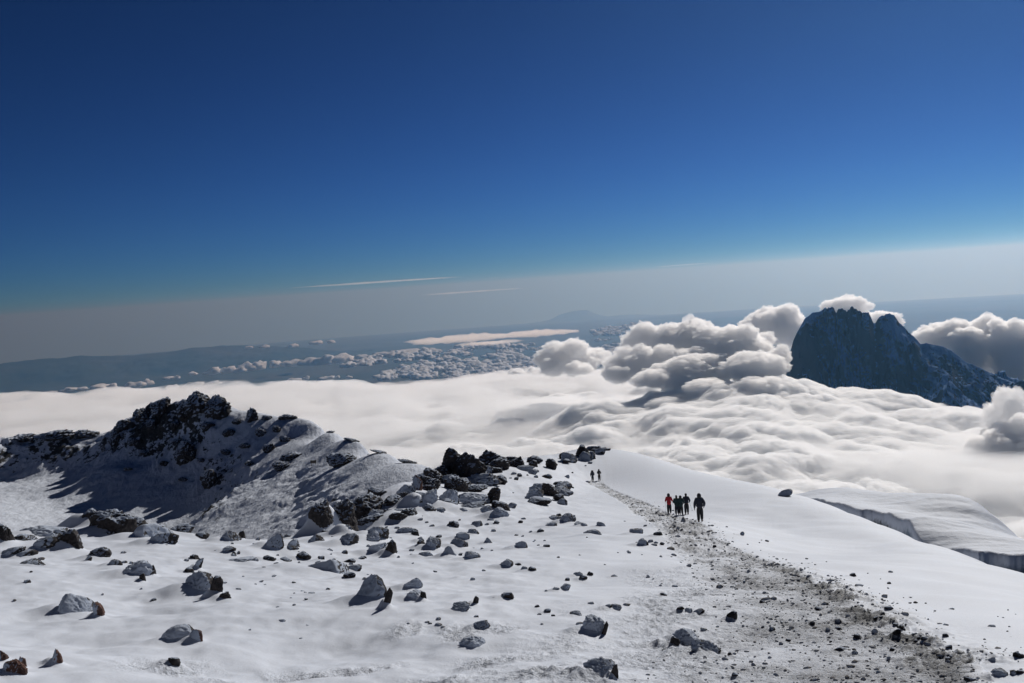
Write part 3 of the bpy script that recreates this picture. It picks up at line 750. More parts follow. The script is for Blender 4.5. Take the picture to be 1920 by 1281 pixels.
B(1127, 984, 20, 11, 'n', 'slanted stone above the long flat stone', lean=.5)
B(1193, 997, 30, 12, 'n', 'flat stone close to the trail, level with the lone walker')
B(1206, 1018, 26, 16, 'n', 'wedge stone near the trail, tilting right', lean=.5)
B(1234, 1001, 19, 10, 'd', 'purple grey stone on the left border of the trail')
B(1084, 1077, 22, 10, 'n', 'left stone of the trio right of centre')
B(1094, 1083, 18, 12, 'd', 'middle dark stone of the trio right of centre')
B(1107, 1076, 13, 10, 'd', 'right stone of the trio right of centre')
B(1042, 1105, 18, 9, 'n', 'low stone leaning against the domed dark stone')
B(1059, 1102, 26, 16, 'n', 'domed dark stone below the trio')
B(1152, 1139, 34, 13, 'n', 'flat snowy stone left of the trampled snow')
B(1080, 1151, 28, 10, 'd', 'thin dark rock rim above the arched rock')
B(1114, 1173, 50, 38, 's', 'arched snowy rock with a dark curved right rim', seed=26, lean=.4, sink=.3)
B(1134, 1178, 10, 34, 'd', 'dark curved rim stone on the arched snowy rock', lean=.35)
B(1277, 1143, 18, 14, 'd', 'left dark stone of the row by the trail edge')
B(1291, 1145, 17, 11, 'n', 'middle stone of the row by the trail edge')
B(1310, 1149, 24, 12, 'n', 'right stone of the row by the trail edge')
B(1373, 1154, 22, 20, 'd', 'round dark stone lying on the trail')
B(1285, 1199, 62, 34, 's', 'long snow streaked boulder beside the trail, upper half', seed=52, lean=.12, sink=.25)
B(1322, 1213, 64, 30, 'n', 'long snow streaked boulder beside the trail, lower half', seed=53, lean=.42, sink=.3)
B(1265, 1203, 24, 26, 'd', 'dark left end stone of the long streaked boulder')
B(1124, 1255, 68, 38, 'n', 'squat boulder cut close by the bottom edge', seed=83, rough=.08)
B(1152, 1260, 18, 30, 'd', 'dark right end stone of the squat bottom boulder')

# --- outcrops along the brink
B(215, 986, 92, 58, 'd', 'main dark block of the outcrop on the left mound', seed=5, rough=.16)
B(180, 978, 66, 46, 'd', 'left shoulder block of the outcrop on the left mound', seed=6)
B(250, 990, 58, 40, 'd', 'right shoulder block of the outcrop on the left mound', seed=7)
B(148, 984, 34, 30, 'd', 'small round block at the left end of the left outcrop', seed=8)
B(282, 1000, 80, 36, 's', 'smooth drift backed rock right of the left outcrop', seed=9, rough=.04, sink=.4)
B(306, 1010, 52, 30, 'n', 'sloping rock rib on the drift right of the left outcrop', seed=10, lean=.35)
B(604, 962, 52, 72, 'd', 'tall dark column at the left end of the dark outcrop', seed=201, rough=.14, sink=.2)
B(640, 962, 70, 76, 'd', 'broad dark wall of the dark outcrop above the brink', seed=202, rough=.2)
B(688, 956, 84, 60, 'd', 'middle dark wall of the dark outcrop above the brink', seed=203, rough=.2)
B(742, 942, 56, 24, 'd', 'flat topped dark block at the right of the dark outcrop', seed=204, rough=.14)
B(700, 978, 60, 28, 'd', 'low dark base block of the dark outcrop', seed=205, rough=.16)
B(745, 970, 44, 22, 'd', 'rugged block at the right foot of the dark outcrop', seed=206)
B(640, 932, 46, 22, 'n', 'snowy knob on top of the dark outcrop, left one', seed=207)
B(712, 922, 46, 20, 'd', 'long dark slab on top of the dark outcrop', seed=208)
B(675, 938, 50, 20, 'n', 'snow dusted slab in the middle of the dark outcrop', seed=209)
B(633, 986, 38, 18, 's', 'pale snowy stone at the left foot of the dark outcrop', seed=210)
B(693, 986, 40, 18, 's', 'pale snowy stone at the middle foot of the dark outcrop', seed=211)
B(783, 905, 26, 32, 'r', 'reddish brown peak rock between the two large outcrops', seed=212, peak=.3)
B(762, 918, 44, 24, 'n', 'snowy rock left under the reddish brown peak rock', seed=213)
B(805, 935, 38, 34, 's', 'left snowy block of the pale block wall', seed=214)
B(780, 940, 30, 24, 's', 'low snowy block at the left end of the pale block wall', seed=215)
B(843, 932, 42, 36, 's', 'second snowy block of the pale block wall', seed=216)
B(888, 938, 62, 26, 's', 'long snowy block in the pale block wall', seed=217)
B(838, 946, 46, 18, 'd', 'dark undercut rock beneath the pale block wall', seed=218)
B(924, 930, 38, 36, 'd', 'dark square block at the right end of the pale block wall', seed=219)
B(940, 950, 38, 26, 'd', 'dark rock with a white snow face by the square block', seed=220)
B(884, 953, 64, 16, 'd', 'low dark rock in front of the pale block wall', seed=221)
B(912, 956, 30, 16, 'n', 'rounded rock right of the low dark rock', seed=222)
B(938, 962, 44, 20, 's', 'drifted rock tongue running down from the square block', seed=223, lean=.4)
B(960, 948, 22, 12, 'n', 'small grey rock right of the square block', seed=224)
B(855, 868, 56, 66, 'd', 'big rounded dark rock, highest of the upper outcrop', seed=301, rough=.12, sink=.2)
B(886, 876, 66, 62, 'd', 'big dark rock joined to the right of the highest rock', seed=302, rough=.16)
B(925, 862, 74, 34, 'd', 'sloping dark rock right of the big dark rocks', seed=303, rough=.18, lean=.2)
B(966, 866, 40, 24, 'd', 'dark knob at the right end of the upper outcrop', seed=304, rough=.18)
B(828, 886, 40, 32, 'd', 'dark rock at the left foot of the upper outcrop', seed=305, rough=.16)
B(797, 886, 56, 22, 'n', 'low snowy rock rib left of the upper outcrop', seed=306, rough=.16)
B(905, 898, 84, 22, 'n', 'streaked low rock below the upper outcrop', seed=307, rough=.16)
B(860, 906, 60, 22, 'd', 'dark base rock under the big rounded rock', seed=308, rough=.16)
B(892, 916, 56, 14, 'd', 'lowest streaked rock under the upper outcrop', seed=309, rough=.16)
B(1002, 862, 34, 16, 'd', 'dark rock on the skyline between the upper outcrop and the round stone', seed=310)
B(1034, 870, 24, 22, 'd', 'rounded dark rock in the skyline dip', seed=311)
B(1055, 854, 15, 15, 'd', 'round stone perched on the skyline', seed=312)
B(1092, 846, 30, 26, 'd', 'black skyline rock above the two far walkers', seed=331, rough=.2, peak=.15)
B(1112, 841, 34, 10, 'd', 'flat skyline rock right of the black skyline rock', seed=314)
B(1134, 843, 26, 5, 'd', 'thin last rock tailing off along the skyline', seed=315, sink=.4)
B(1068, 858, 34, 20, 'n', 'shaded snowy rock below the perched round stone', seed=316)
B(985, 878, 40, 12, 'n', 'low snowy rock below the skyline dark rock', seed=317)
B(1474, 924, 32, 16, 'n', 'grey pointed rock on the right skyline of the snowfield', seed=318, peak=.4, sink=.15)

# --- stones on the right snowfield and on the trail
for i, (px, py, wp, hp, lab) in enumerate([
    (1391, 1001, 12, 9, 'stone right of the lone walker, first beyond the trail'), (1438, 1014, 8, 4, 'small stone on the snowfield right of the trail bend'),
    (1599, 1078, 13, 9, 'pointed stone on the right snowfield'), (1517, 1081, 12, 6, 'stone by the trail border below the bend'),
    (1610, 1098, 18, 5, 'thin flat stone under the pointed stone'), (1667, 1141, 18, 8, 'flat dark stone where the dark grit band begins'),
    (1696, 1152, 17, 7, 'second flat dark stone where the dark grit band begins'), (1691, 1178, 14, 12, 'upright dark stone in the grit of the trail'),
    (1681, 1187, 17, 12, 'broad dark stone in the grit of the trail'), (1642, 1185, 15, 12, 'grey stone left of the stones in the grit'),
    (1610, 1195, 20, 12, 'snow dusted stone in the middle of the wide trail'), (1535, 1142, 18, 8, 'snowy stone in the upper middle of the wide trail'),
    (1572, 1165, 14, 8, 'small stone above the snow dusted trail stone'), (1578, 1218, 28, 8, 'flat black patch stone in the wide trail'),
    (1910, 1231, 20, 15, 'dark stone at the right edge near the bottom corner'), (1875, 1264, 32, 17, 'largest dark stone in the bottom right corner'),
    (1912, 1262, 18, 10, 'dark stone right of the largest corner stone'), (1820, 1275, 26, 12, 'dark stone at the bottom edge by the grit band'),
    (1860, 1237, 14, 8, 'small stone left above the corner stones'), (1430, 1129, 16, 8, 'half snowed stone left of the trail centre'),
    (1784, 1142, 12, 4, 'thin stone alone on the far right snowfield'), (1670, 1072, 9, 4, 'tiny stone high on the right snowfield'),
    (1667, 1093, 8, 5, 'tiny stone lower on the right snowfield'), (1773, 1172, 12, 5, 'stone on the snow right of the grit band'),
    (1860, 1175, 14, 5, 'pale grey stone on the far right snowfield'), (1773, 1192, 12, 8, 'dark stone on the right border of the grit band'),
    (1340, 1024, 8, 5, 'pebble left on the trail below the lone walker'), (1272, 990, 8, 5, 'pebble on the trail left of the lone walker'),
    (1278, 993, 6, 4, 'smaller pebble on the trail left of the lone walker'), (1244, 1115, 18, 8, 'grey stone on the trampled left border')]):
    B(px, py, wp, hp, 'd' if i % 3 else 't', lab, None, 500 + i, name='stone', cat='stone')

def pack(n_, poly, wr, label, group, seed, kinds):
    rs = random.Random(seed); Wp = np.array(poly, float); c = 0
    while c < n_:
        px = rs.uniform(Wp[:, 0].min(), Wp[:, 0].max()); py = rs.uniform(Wp[:, 1].min(), Wp[:, 1].max())
        if not in_poly(Wp, np.array([px]), np.array([py]))[0]: continue
        wp = rs.uniform(*wr); B(px, py, wp, wp * rs.uniform(.35, .6), rs.choice(kinds), label, group, rs.randrange(9999), sink=rs.uniform(.25, .4), lean=rs.uniform(-.2, .35), rough=.18); c += 1
pack(22, [(590, 935), (700, 915), (770, 920), (770, 975), (600, 995)], (22, 52), 'dark rock packed into the outcrop at the brink', 'rocks packed into the brink outcrop', 21, 'ddn')
pack(26, [(775, 905), (830, 885), (900, 860), (1010, 862), (1010, 885), (900, 912), (800, 925)], (22, 56), 'dark rock packed into the upper outcrop', 'rocks packed into the upper outcrop', 22, 'ddn')
pack(12, [(765, 925), (930, 920), (950, 965), (860, 962), (775, 950)], (20, 40), 'snowy rock wedged into the pale block wall', 'rocks wedged into the pale block wall', 23, 'nsd')
pack(10, [(1000, 905), (1075, 905), (1080, 940), (990, 948)], (18, 40), 'streaked rock packed into the small outcrop near the trail', 'rocks packed into the small outcrop', 24, 'nd')
pack(7, [(1078, 840), (1135, 842), (1120, 856), (1060, 866)], (14, 30), 'dark rock beside the black skyline rock', 'rocks beside the black skyline rock', 26, 'dn')
pack(9, [(140, 975), (290, 975), (300, 1005), (150, 1003)], (24, 52), 'dark rock packed into the outcrop on the left mound', 'rocks packed into the left mound outcrop', 25, 'dn')

# --- smaller stones: one shared label per area
def scatter(n_, poly, wr, label, group, seed, kinds='ntd', ar=(0.35, 0.6), k=2.0):
    rs = random.Random(seed); xs = [p[0] for p in poly]; ys = [p[1] for p in poly]; c = 0
    Wp = np.array(poly, float)
    while c < n_:
        px = rs.uniform(min(xs), max(xs)); py = rs.uniform(min(ys), max(ys))
        if not in_poly(Wp, np.array([px]), np.array([py]))[0]: continue
        wp = wr[0] + (wr[1] - wr[0]) * rs.random() ** k
        B(px, py, wp, wp * rs.uniform(*ar), rs.choice(kinds), label, group, rs.randrange(9999), name='stone', cat='stone', sink=rs.uniform(0.25, 0.5), lean=rs.uniform(-.3, .4)); c += 1
scatter(36, [(760, 965), (980, 965), (1060, 1010), (1050, 1050), (760, 1050)], (5, 17), 'small stone in the stony strip below the outcrops', 'stones in the strip below the outcrops', 1)
scatter(18, [(640, 985), (770, 985), (780, 1060), (640, 1060)], (6, 18), 'small stone among the boulders of the block group', 'stones among the block group', 2)
scatter(16, [(330, 1000), (640, 990), (640, 1070), (330, 1070)], (6, 18), 'small stone near the brink left of the block group', 'stones near the left brink', 3)
scatter(12, [(0, 1020), (330, 1020), (330, 1130), (0, 1130)], (6, 18), 'small stone low in the snow of the left foreground', 'stones of the left foreground', 4)
scatter(26, [(740, 1060), (1130, 1050), (1200, 1180), (760, 1180)], (7, 20), 'small half buried stone in the open snow right of the peaked boulder', 'stones right of the peaked boulder', 5, k=1.6)
scatter(26, [(1040, 960), (1180, 950), (1290, 1060), (1280, 1130), (1080, 1060)], (4, 15), 'small stone on the snow along the left of the trail', 'stones left of the trail', 6)
scatter(26, [(1340, 985), (1920, 1150), (1920, 1260), (1830, 1230), (1560, 1100)], (3, 9), 'tiny stone dotted on the smooth snowfield right of the trail', 'stones on the right snowfield', 7, 'dt')
scatter(56, [(1225, 985), (1320, 1000), (1480, 1080), (1600, 1150), (1800, 1281), (1300, 1281), (1300, 1100)], (5, 17), 'small stone trodden into the wide trail', 'stones in the trail', 8, 'ndt')
scatter(20, [(1560, 1110), (1620, 1130), (1860, 1250), (1840, 1275), (1700, 1200)], (6, 15), 'dark stone in the grit band on the right border of the trail', 'stones in the grit band', 9, 'd')
scatter(22, [(900, 870), (1110, 860), (1100, 925), (960, 935)], (4, 14), 'small rock bit on the upper slope by the far walkers', 'rock bits on the upper slope', 10, 'dn')
scatter(34, [(420, 1010), (700, 1000), (740, 1080), (600, 1140), (380, 1120)], (5, 14), 'little dark stone dotted between the boulders of the left centre', 'stones of the left centre', 12, 'dn', ar=(.3, .5))
scatter(10, [(420, 1080), (660, 1090), (640, 1230), (420, 1230)], (6, 16), 'small stone barely showing in the smooth snow left of the peaked boulder', 'stones left of the peaked boulder', 11, 'sn', ar=(0.2, 0.4))

# --- grit too fine to count
def gravel(n_, seed):
    rs = np.random.RandomState(seed); V0, F0 = ico_c(1); Vs = []; Fs = []; off = 0; c = 0
    w_ = (TRAIL * 0.5 + DIRT * 0.7) * (GD > 7.5) * (GD < 110)
    # one grain per visible patch: weigh by the ground each cell covers, thinned with distance
    cell = (GD * np.gradient(RN)[:, None] * np.gradient(AZN)[None, :]) / (GD ** 1.7)
    p_ = (w_ * cell).ravel(); p_ /= p_.sum(); idx = rs.choice(len(p_), n_, p=p_)
    sz = 0.0085 * rs.lognormal(0, .5, n_) * np.clip(GD.ravel()[idx] / 14, .8, 4)
    pos = np.stack([GX.ravel()[idx], GY.ravel()[idx], GZ.ravel()[idx]], -1) + np.c_[rs.uniform(-.03, .03, (n_, 2)), sz * .2]
    sc = sz[:, None] * rs.uniform(.6, 1.5, (n_, 3)) * np.array([1.3, 1.3, .8])
    jit = 1 + .25 * rs.normal(size=(n_, len(V0)))
    VV = pos[:, None, :] + V0[None] * jit[..., None] * sc[:, None, :]
    FF = F0[None] + (np.arange(n_) * len(V0))[:, None, None]
    o = link('gravel', faces_mesh('gravel', VV.reshape(-1, 3), FF.reshape(-1, 3)), ROCK_RED if False else STONE_D, smooth=False); tag(o, 'dark gravel trodden into the snow of the trail', None, None, 'stuff')
STONE_D = snow_rock('gravel_grit', rock=(0.06, 0.057, 0.055, 1), thr=0.7)
gravel(3600, 3)

# --- the ground itself: snow and trail are cut from one surface
V = np.stack([GX, GY, GZ], -1).reshape(-1, 3); nr, nc = GX.shape
i = np.arange(nr - 1)[:, None] * nc + np.arange(nc - 1)[None, :]
F = np.stack([i, i + 1, i + nc + 1, i + nc], axis=-1).reshape(-1, 4)
ft = (TRAIL.ravel()[F].mean(1) > 0.25)
for nm, sel, lab in (('snow', ~ft, 'wide snow slope running down from the summit'), ('path', ft, 'trodden stony trail winding down the snow')):
    f = F[sel]; used = np.unique(f); mp = np.zeros(len(V), np.int64); mp[used] = np.arange(len(used))
    me = faces_mesh(nm, V[used], mp[f])
    add_attr(me, 'trail', TRAIL.ravel()[used]); add_attr(me, 'dirt', DIRT.ravel()[used]); add_attr(me, 'rough', ROUGH.ravel()[used])
    o = link(nm, me, SNOW); tag(o, lab, None, None, 'structure')
# ------------------------------------------------------------------ crater rim, crater floor
CR = [ # px, py, metres
    # far left ridge crest and its foot
    (-260, 812, 545), (-120, 826, 540), (0, 826, 537), (60, 814, 537), (130, 810, 535), (190, 815, 530), (228, 800, 522),
    (-260, 890, 520), (0, 886, 520), (60, 884, 516), (125, 878, 508),
    # crater floor
    (-300, 940, 452), (0, 935, 455), (60, 905, 490), (0, 985, 395), (80, 960, 425), (150, 985, 400), (-300, 1010, 380), (40, 1060, 320), (250, 1040, 345),
    # main crest
    (265, 778, 508), (300, 758, 495), (345, 752, 482), (372, 748, 474), (405, 756, 464), (440, 772, 455), (480, 777, 448), (520, 782, 445), (556, 784, 440),
    (600, 800, 424), (640, 818, 385), (680, 834, 350), (740, 858, 312), (792, 872, 288), (850, 905, 262),
    # foot of the shaded face
    (110, 905, 478), (100, 940, 450), (200, 965, 418), (300, 990, 392), (360, 1010, 375),
    # middle of the shaded face
    (300, 850, 470), (400, 860, 440), (300, 920, 430), (220, 880, 462), (450, 840, 430), (400, 930, 408),
    (800, 930, 225), (0, 1100, 255), (300, 1075, 235), (450, 1075, 225), (600, 1080, 218), (750, 1000, 215), (150, 1090, 240), (850, 960, 200)]
def lit_d(px, py):
    a_, t_ = ray(px, py); x_, y_ = math.sin(a_), math.cos(a_); zz = at(700, 876, 300)
    return (zz[2] - .36 * zz[0] - .1 * zz[1]) / (-t_ - .36 * x_ - .1 * y_)
# the lit slope right of the spur: a tilted sheet the low sun still reaches
for px, py in [(520, 856), (560, 850), (600, 850), (560, 820), (600, 825), (650, 845), (480, 905), (440, 930), (395, 960), (345, 1000), (540, 930), (480, 970), (420, 990), (620, 872), (660, 868), (700, 876), (640, 905), (600, 945), (700, 930), (750, 900), (560, 985), (640, 990), (480, 1020), (560, 890)]:
    CR.append((px, py, min(lit_d(px, py), 428)))
BK = [(-260, 812, 545), (0, 826, 537), (130, 810, 535), (228, 800, 522), (300, 758, 495), (372, 748, 474), (440, 772, 455), (520, 782, 445), (600, 800, 424), (680, 834, 350), (740, 858, 312), (792, 872, 288)]
P = []; v = []
for px, py, d in CR:
    x, y, z = at(px, py, d); P.append((x / 100, y / 100)); v.append(z)
for px, py, d in BK:
    x, y, z = at(px, py, d)
    for k_, dz in ((1.035, 4), (1.12, 26), (1.3, 90)):
        P.append((x * k_ / 100, y * k_ / 100)); v.append(z - dz)
ctps = TPS(P, v, 1e-3)
cd = np.geomspace(215, 760, 560); ca = np.linspace(R(-36), R(0), 900)
CD, CA = np.meshgrid(cd, ca, indexing='ij'); CXX, CYY = CD * np.sin(CA), CD * np.cos(CA)
q0 = ctps(CXX[::5, ::6] / 100, CYY[::5, ::6] / 100)
ri = np.clip(np.arange(len(cd)) / 5, 0, q0.shape[0] - 1.001); rj = np.clip(np.arange(len(ca)) / 6, 0, q0.shape[1] - 1.001)
i0 = ri.astype(int); j0 = rj.astype(int); u = (ri - i0)[:, None]; vv = (rj - j0)[None]
CZ = q0[i0][:, j0] * (1 - u) * (1 - vv) + q0[i0 + 1][:, j0] * u * (1 - vv) + q0[i0][:, j0 + 1] * (1 - u) * vv + q0[i0 + 1][:, j0 + 1] * u * vv
floor_z = -90.0
gy_, gx_ = np.gradient(CZ); slope = np.hypot(gy_ / np.gradient(cd)[:, None], gx_ / (CD * (ca[1] - ca[0])))
steep = smooth(0.25, 0.6, slope)
above = smooth(floor_z + 4, floor_z + 18, CZ)
rr_ = (CXX * 0.55 + CYY * 0.83)     # along the fall line
lit_ = smooth(ray(430, 900)[0], ray(560, 900)[0], CA + 0.06 * (CD - 400) / 100)
rel = above * (0.30 + 0.55 * steep) * (1 - 0.9 * lit_) * (2.3 * ridged((CXX * .9 - CYY * .42) / 22, (CXX * .42 + CYY * .9) / 46, o=5, gain=0.5) - 1.3 + 0.9 * fbm(CXX / 5, CYY / 5, o=3))
rel += 0.12 * fbm(CXX / 9, CYY / 14, o=4)
crest_noise = smooth(-66, -52, CZ) * smooth(-3, -9, CA * 57.3) * (1 - 0.9 * lit_) * (2.4 * fbm(CXX / 7, CYY / 7, o=4) + 1.6 * ridged(CXX / 13, CYY / 13 + 3, o=3) - 2)
CZ = CZ + rel + crest_noise
me = grid_mesh('crater_rim', np.stack([CXX, CYY, CZ], -1).reshape(-1, 3), len(cd), len(ca))
add_attr(me, 'steep', (steep * above * (1 - lit_) - 0.35 * lit_).ravel())
m, nt = new_mat('crater_snow_and_rock'); n = N(nt)
g = n.n('ShaderNodeNewGeometry'); sp = n.n('ShaderNodeSeparateXYZ', i_0=g.outputs['Normal'])
st = n.n('ShaderNodeAttribute', attribute_name='steep').outputs['Fac']
mp = n.n('ShaderNodeMapping', i_Vector=g.outputs['Position']); mp.inputs['Rotation'].default_value = (0, 0, R(-25)); mp.inputs['Scale'].default_value = (1, 0.55, 1.5)
a = n.noise(mp.outputs[0], 1 / 7.0, 7, 0.70); b = n.noise(mp.outputs[0], 1 / 2.2, 5, 0.7); c_ = n.noise(mp.outputs[0], 1 / 40.0, 3, 0.5)
s = n.math('ADD', n.math('MULTIPLY', n.math('SUBTRACT', 1.0, sp.outputs['Z']), 0.62), n.math('MULTIPLY', n.math('SUBTRACT', a, 0.5), 1.5))
s = n.math('ADD', s, n.math('ADD', n.math('MULTIPLY', n.math('SUBTRACT', b, 0.5), 0.9), n.math('MULTIPLY', n.math('SUBTRACT', c_, 0.5), 0.8)))
s = n.math('ADD', s, n.math('MULTIPLY', st, 0.24))
f = n.step(s, 0.36, 0.46)
col = n.mix(f, (0.64, 0.68, 0.76, 1), (0.05, 0.048, 0.047, 1))
p = n.n('ShaderNodeBsdfPrincipled', i_Base_Color=col); p.inputs['Roughness'].default_value = 0.8; p.inputs['Specular IOR Level'].default_value = 0.15
nt.links.new(n.bump(n.math('ADD', a, n.math('MULTIPLY', b, 0.4)), 0.8, 1.4), p.inputs['Normal'])
o = n.n('ShaderNodeOutputMaterial'); nt.links.new(p.outputs[0], o.inputs[0])
ob = link('crater_rim', me, m); tag(ob, 'steep snowy crater rim and the flat crater floor at the left', None, None, 'structure')

# crags standing on the crest
CRAG = snow_rock('crag_rock', thr=0.62, scale=0.16, wind=(-0.3, -0.3, 0.9), nz=1.1)
def rim_hit(px, py):
    a_, t_ = ray(px, py); j = np.interp(a_, ca, np.arange(len(ca))); col_ = CZ[:, int(round(j))]; tau = -col_ / cd
    ok = np.nonzero(tau <= t_)[0]; i_ = ok[0] if len(ok) else int(np.argmin(tau)); return cd[i_] * math.sin(a_), cd[i_] * math.cos(a_), float(col_[i_]), float(cd[i_])
def crag(px, py, wp, hp, d, label, seed, peak=0.2, lean=0.0, rough=0.2, name='crag'):
    x, y, z, d = rim_hit(px, py + hp * 0.5)
    Wd = 1.12 * wp * d / FPX; H = 1.08 * hp * d / FPX
    P_, F_ = rock_shape(seed, 5, 12, 8, rough, peak, 2.8)
    P_ = P_ * np.array([Wd / 2, Wd * 0.45, H * 0.62]); M = np.array(Euler((0, lean, 0.1 * (seed % 5))).to_matrix()); P_ = P_ @ M.T
    P_ += 0.03 * Wd * np.stack([fbm(P_[:, 0] / Wd * 9, P_[:, 2] / Wd * 9 + q_, P_[:, 1] / Wd * 9, o=3) for q_ in (0, 5, 9)], -1)
    o_ = link(name, faces_mesh(name, P_, F_), CRAG); o_.location = (x + .25 * Wd * math.sin(math.atan2(x, y)), y + .25 * Wd, z + H * 0.30)
    tag(o_, label, 'crag')
crag(302, 767, 36, 32, 494, 'leftmost pointed crag on the crater rim crest', 401)
crag(372, 757, 52, 40, 472, 'highest crag on the crater rim crest', 402)
crag(352, 768, 34, 34, 474, 'crag stuck to the left of the highest crag', 403)
crag(408, 766, 48, 42, 460, 'rounded crag right of the highest crag', 404, .1)
crag(350, 850, 36, 40, 452, 'bare dark cliff patch in the middle of the shaded face', 405, .1)
crag(474, 780, 22, 26, 440, 'small square crag halfway along the crest', 406, .1)
crag(500, 783, 20, 9, 430, 'low crag right of the small square crag', 407)
crag(540, 784, 34, 9, 412, 'flat dark crag where the crest turns down', 408, .1, lean=.15)
crag(265, 778, 30, 22, 506, 'low crag left of the leftmost pointed crag', 409)
crag(233, 802, 28, 20, 520, 'crag at the saddle of the far left ridge', 410)
crag(215, 822, 22, 24, 515, 'dark crag under the saddle of the far left ridge', 411)
crag(100, 818, 70, 14, 543, 'long low crag on the far left ridge', 412, .1)
crag(40, 826, 50, 12, 546, 'low crag on the left end of the far left ridge', 413, .1)
crag(160, 816, 46, 12, 538, 'low crag in the middle of the far left ridge', 414, .1)
crag(392, 900, 30, 34, 418, 'dark rock rib where shade meets the lit spur', 415, .1)
crag(640, 862, 54, 22, 326, 'dark cliff beside the little wooden sign', 416, .1, rough=.14)
crag(528, 875, 34, 16, 372, 'rounded rock on the lit spur below the crest', 417, .1)
crag(548, 856, 44, 12, 374, 'dark ledge on the lit spur above the rounded rock', 418, .1)
for q_, (px, py, wp, hp) in enumerate([(250, 830, 20, 12), (285, 800, 22, 16), (330, 805, 18, 16), (390, 800, 24, 14), (310, 870, 20, 8), (270, 850, 16, 8), (430, 815, 22, 14), (460, 840, 20, 10), (425, 850, 24, 10), (380, 865, 18, 8), (490, 812, 22, 12), (505, 840, 24, 16), (470, 870, 20, 8), (345, 900, 20, 7), (240, 880, 16, 6), (445, 795, 18, 14), (520, 805, 18, 12), (535, 825, 22, 10), (330, 830, 16, 10)]):
    crag(px, py, wp, hp, 0, 'dark rock breaking through the snow of the shaded crater face', 450 + q_, .1, .3, .25); COL.objects[-1]['group'] = 'rocks in the shaded crater face'
crag(620, 806, 16, 3, 380, 'first thin rock on the descending skyline', 419)
crag(660, 826, 28, 4, 356, 'second thin rock on the descending skyline', 420, lean=.35)
crag(710, 848, 32, 4, 330, 'third thin rock on the descending skyline', 421, lean=.35)
crag(765, 866, 38, 5, 302, 'last long rock on the descending skyline', 422, lean=.3)

# ------------------------------------------------------------------ glacier beyond the right brink
GL = [(1440, 940, 330), (1500, 932, 330), (1530, 921, 345), (1560, 917, 350), (1620, 922, 350), (1700, 934, 345), (1780, 945, 338), (1840, 957, 330), (1868, 972, 320), (1885, 990, 310), (1900, 1010, 300), (2000, 1035, 280), (2200, 1060, 270),
      (1560, 948, 290), (1640, 972, 270), (1700, 992, 255), (1720, 1000, 252), (1640, 945, 310), (1740, 965, 300), (1800, 990, 280), (1760, 1012, 250), (1840, 1036, 235), (1880, 1040, 240), (2000, 1065, 230), (1840, 1000, 285), (1500, 944, 300)]
P = []; v = []
for px, py, d in GL:
    x, y, z = at(px, py, d); P.append((x / 100, y / 100)); v.append(z)
for px, py, d in GL[:13]:
    x, y, z = at(px, py, d)
    for k_, dz in ((1.1, 14), (1.35, 75)): P.append((x * k_ / 100, y * k_ / 100)); v.append(z - dz)
for px, py, d in [(1560, 958, 280), (1640, 990, 255), (1700, 1010, 240), (1760, 1030, 235), (1840, 1055, 222), (1920, 1090, 215), (2050, 1130, 200)]:
    x, y, z = at(px, py, d); P.append((x * .9 / 100, y * .9 / 100)); v.append(z - 14)
gt = TPS(P, v, 1e-3)
gd = np.geomspace(185, 520, 300); ga = np.linspace(R(13), R(40), 560)
D_, A_ = np.meshgrid(gd, ga, indexing='ij'); X_, Y_ = D_ * np.sin(A_), D_ * np.cos(A_)
Z_ = gt(X_ / 100, Y_ / 100)
# ice cliff line: the near side of the glacier breaks off
CL = [at(px, py, d)[:2] for px, py, d in [(1470, 938, 318), (1520, 938, 312), (1560, 946, 296), (1610, 956, 284), (1660, 966, 274), (1700, 984, 262), (1718, 1002, 251), (1735, 1014, 246), (1790, 1022, 243), (1835, 1040, 238), (1850, 1036, 240), (1920, 1046, 238), (2050, 1064, 232), (2250, 1090, 225)]]
ca_ = np.array([math.atan2(x, y) for x, y in CL]); cdist = np.array([math.hypot(x, y) for x, y in CL])
lim = np.interp(A_, ca_, cdist) * (1 + 0.010 * fbm(A_ * 60, D_ * 0 + 1, o=4))
inner = smooth(1.0, -6.0, D_ - lim)
Z_ = Z_ - inner * (13 + 2.5 * ridged(X_ / 9, Y_ / 9, o=4)) + (1 - inner) * (0.5 * fbm(X_ / 30 + 3, Y_ / 9, o=4) + 0.25 * ridged(X_ / 24, Y_ / 6, o=3))
me = grid_mesh('glacier', np.stack([X_, Y_, Z_], -1).reshape(-1, 3), len(gd), len(ga))
add_attr(me, 'cliff', (inner * smooth(0, 0.02, inner)).ravel())
m, nt = new_mat('glacier_snow_and_ice'); n = N(nt)
g = n.n('ShaderNodeNewGeometry'); cl = n.n('ShaderNodeAttribute', attribute_name='cliff').outputs['Fac']
a = n.noise(g.outputs['Position'], 1 / 4.0, 6, 0.7); b = n.noise(g.outputs['Position'], 1 / 14.0, 5, 0.6)
f = n.step(n.math('ADD', cl, n.math('MULTIPLY', n.math('SUBTRACT', a, 0.5), 0.5)), 0.10, 0.3)
ice = n.mix(n.step(b, 0.4, 0.6), (0.16, 0.21, 0.27, 1), (0.06, 0.062, 0.065, 1))
col = n.mix(f, (0.62, 0.66, 0.74, 1), ice)
p = n.n('ShaderNodeBsdfPrincipled', i_Base_Color=col); p.inputs['Roughness'].default_value = 0.7; p.inputs['Specular IOR Level'].default_value = 0.2
nt.links.new(n.bump(a, 0.7, 0.5), p.inputs['Normal'])
o = n.n('ShaderNodeOutputMaterial'); nt.links.new(p.outputs[0], o.inputs[0])
ob = link('glacier', me, m); tag(ob, 'snow covered glacier dome with dark ice cliffs beyond the right brink', None, None, 'structure')
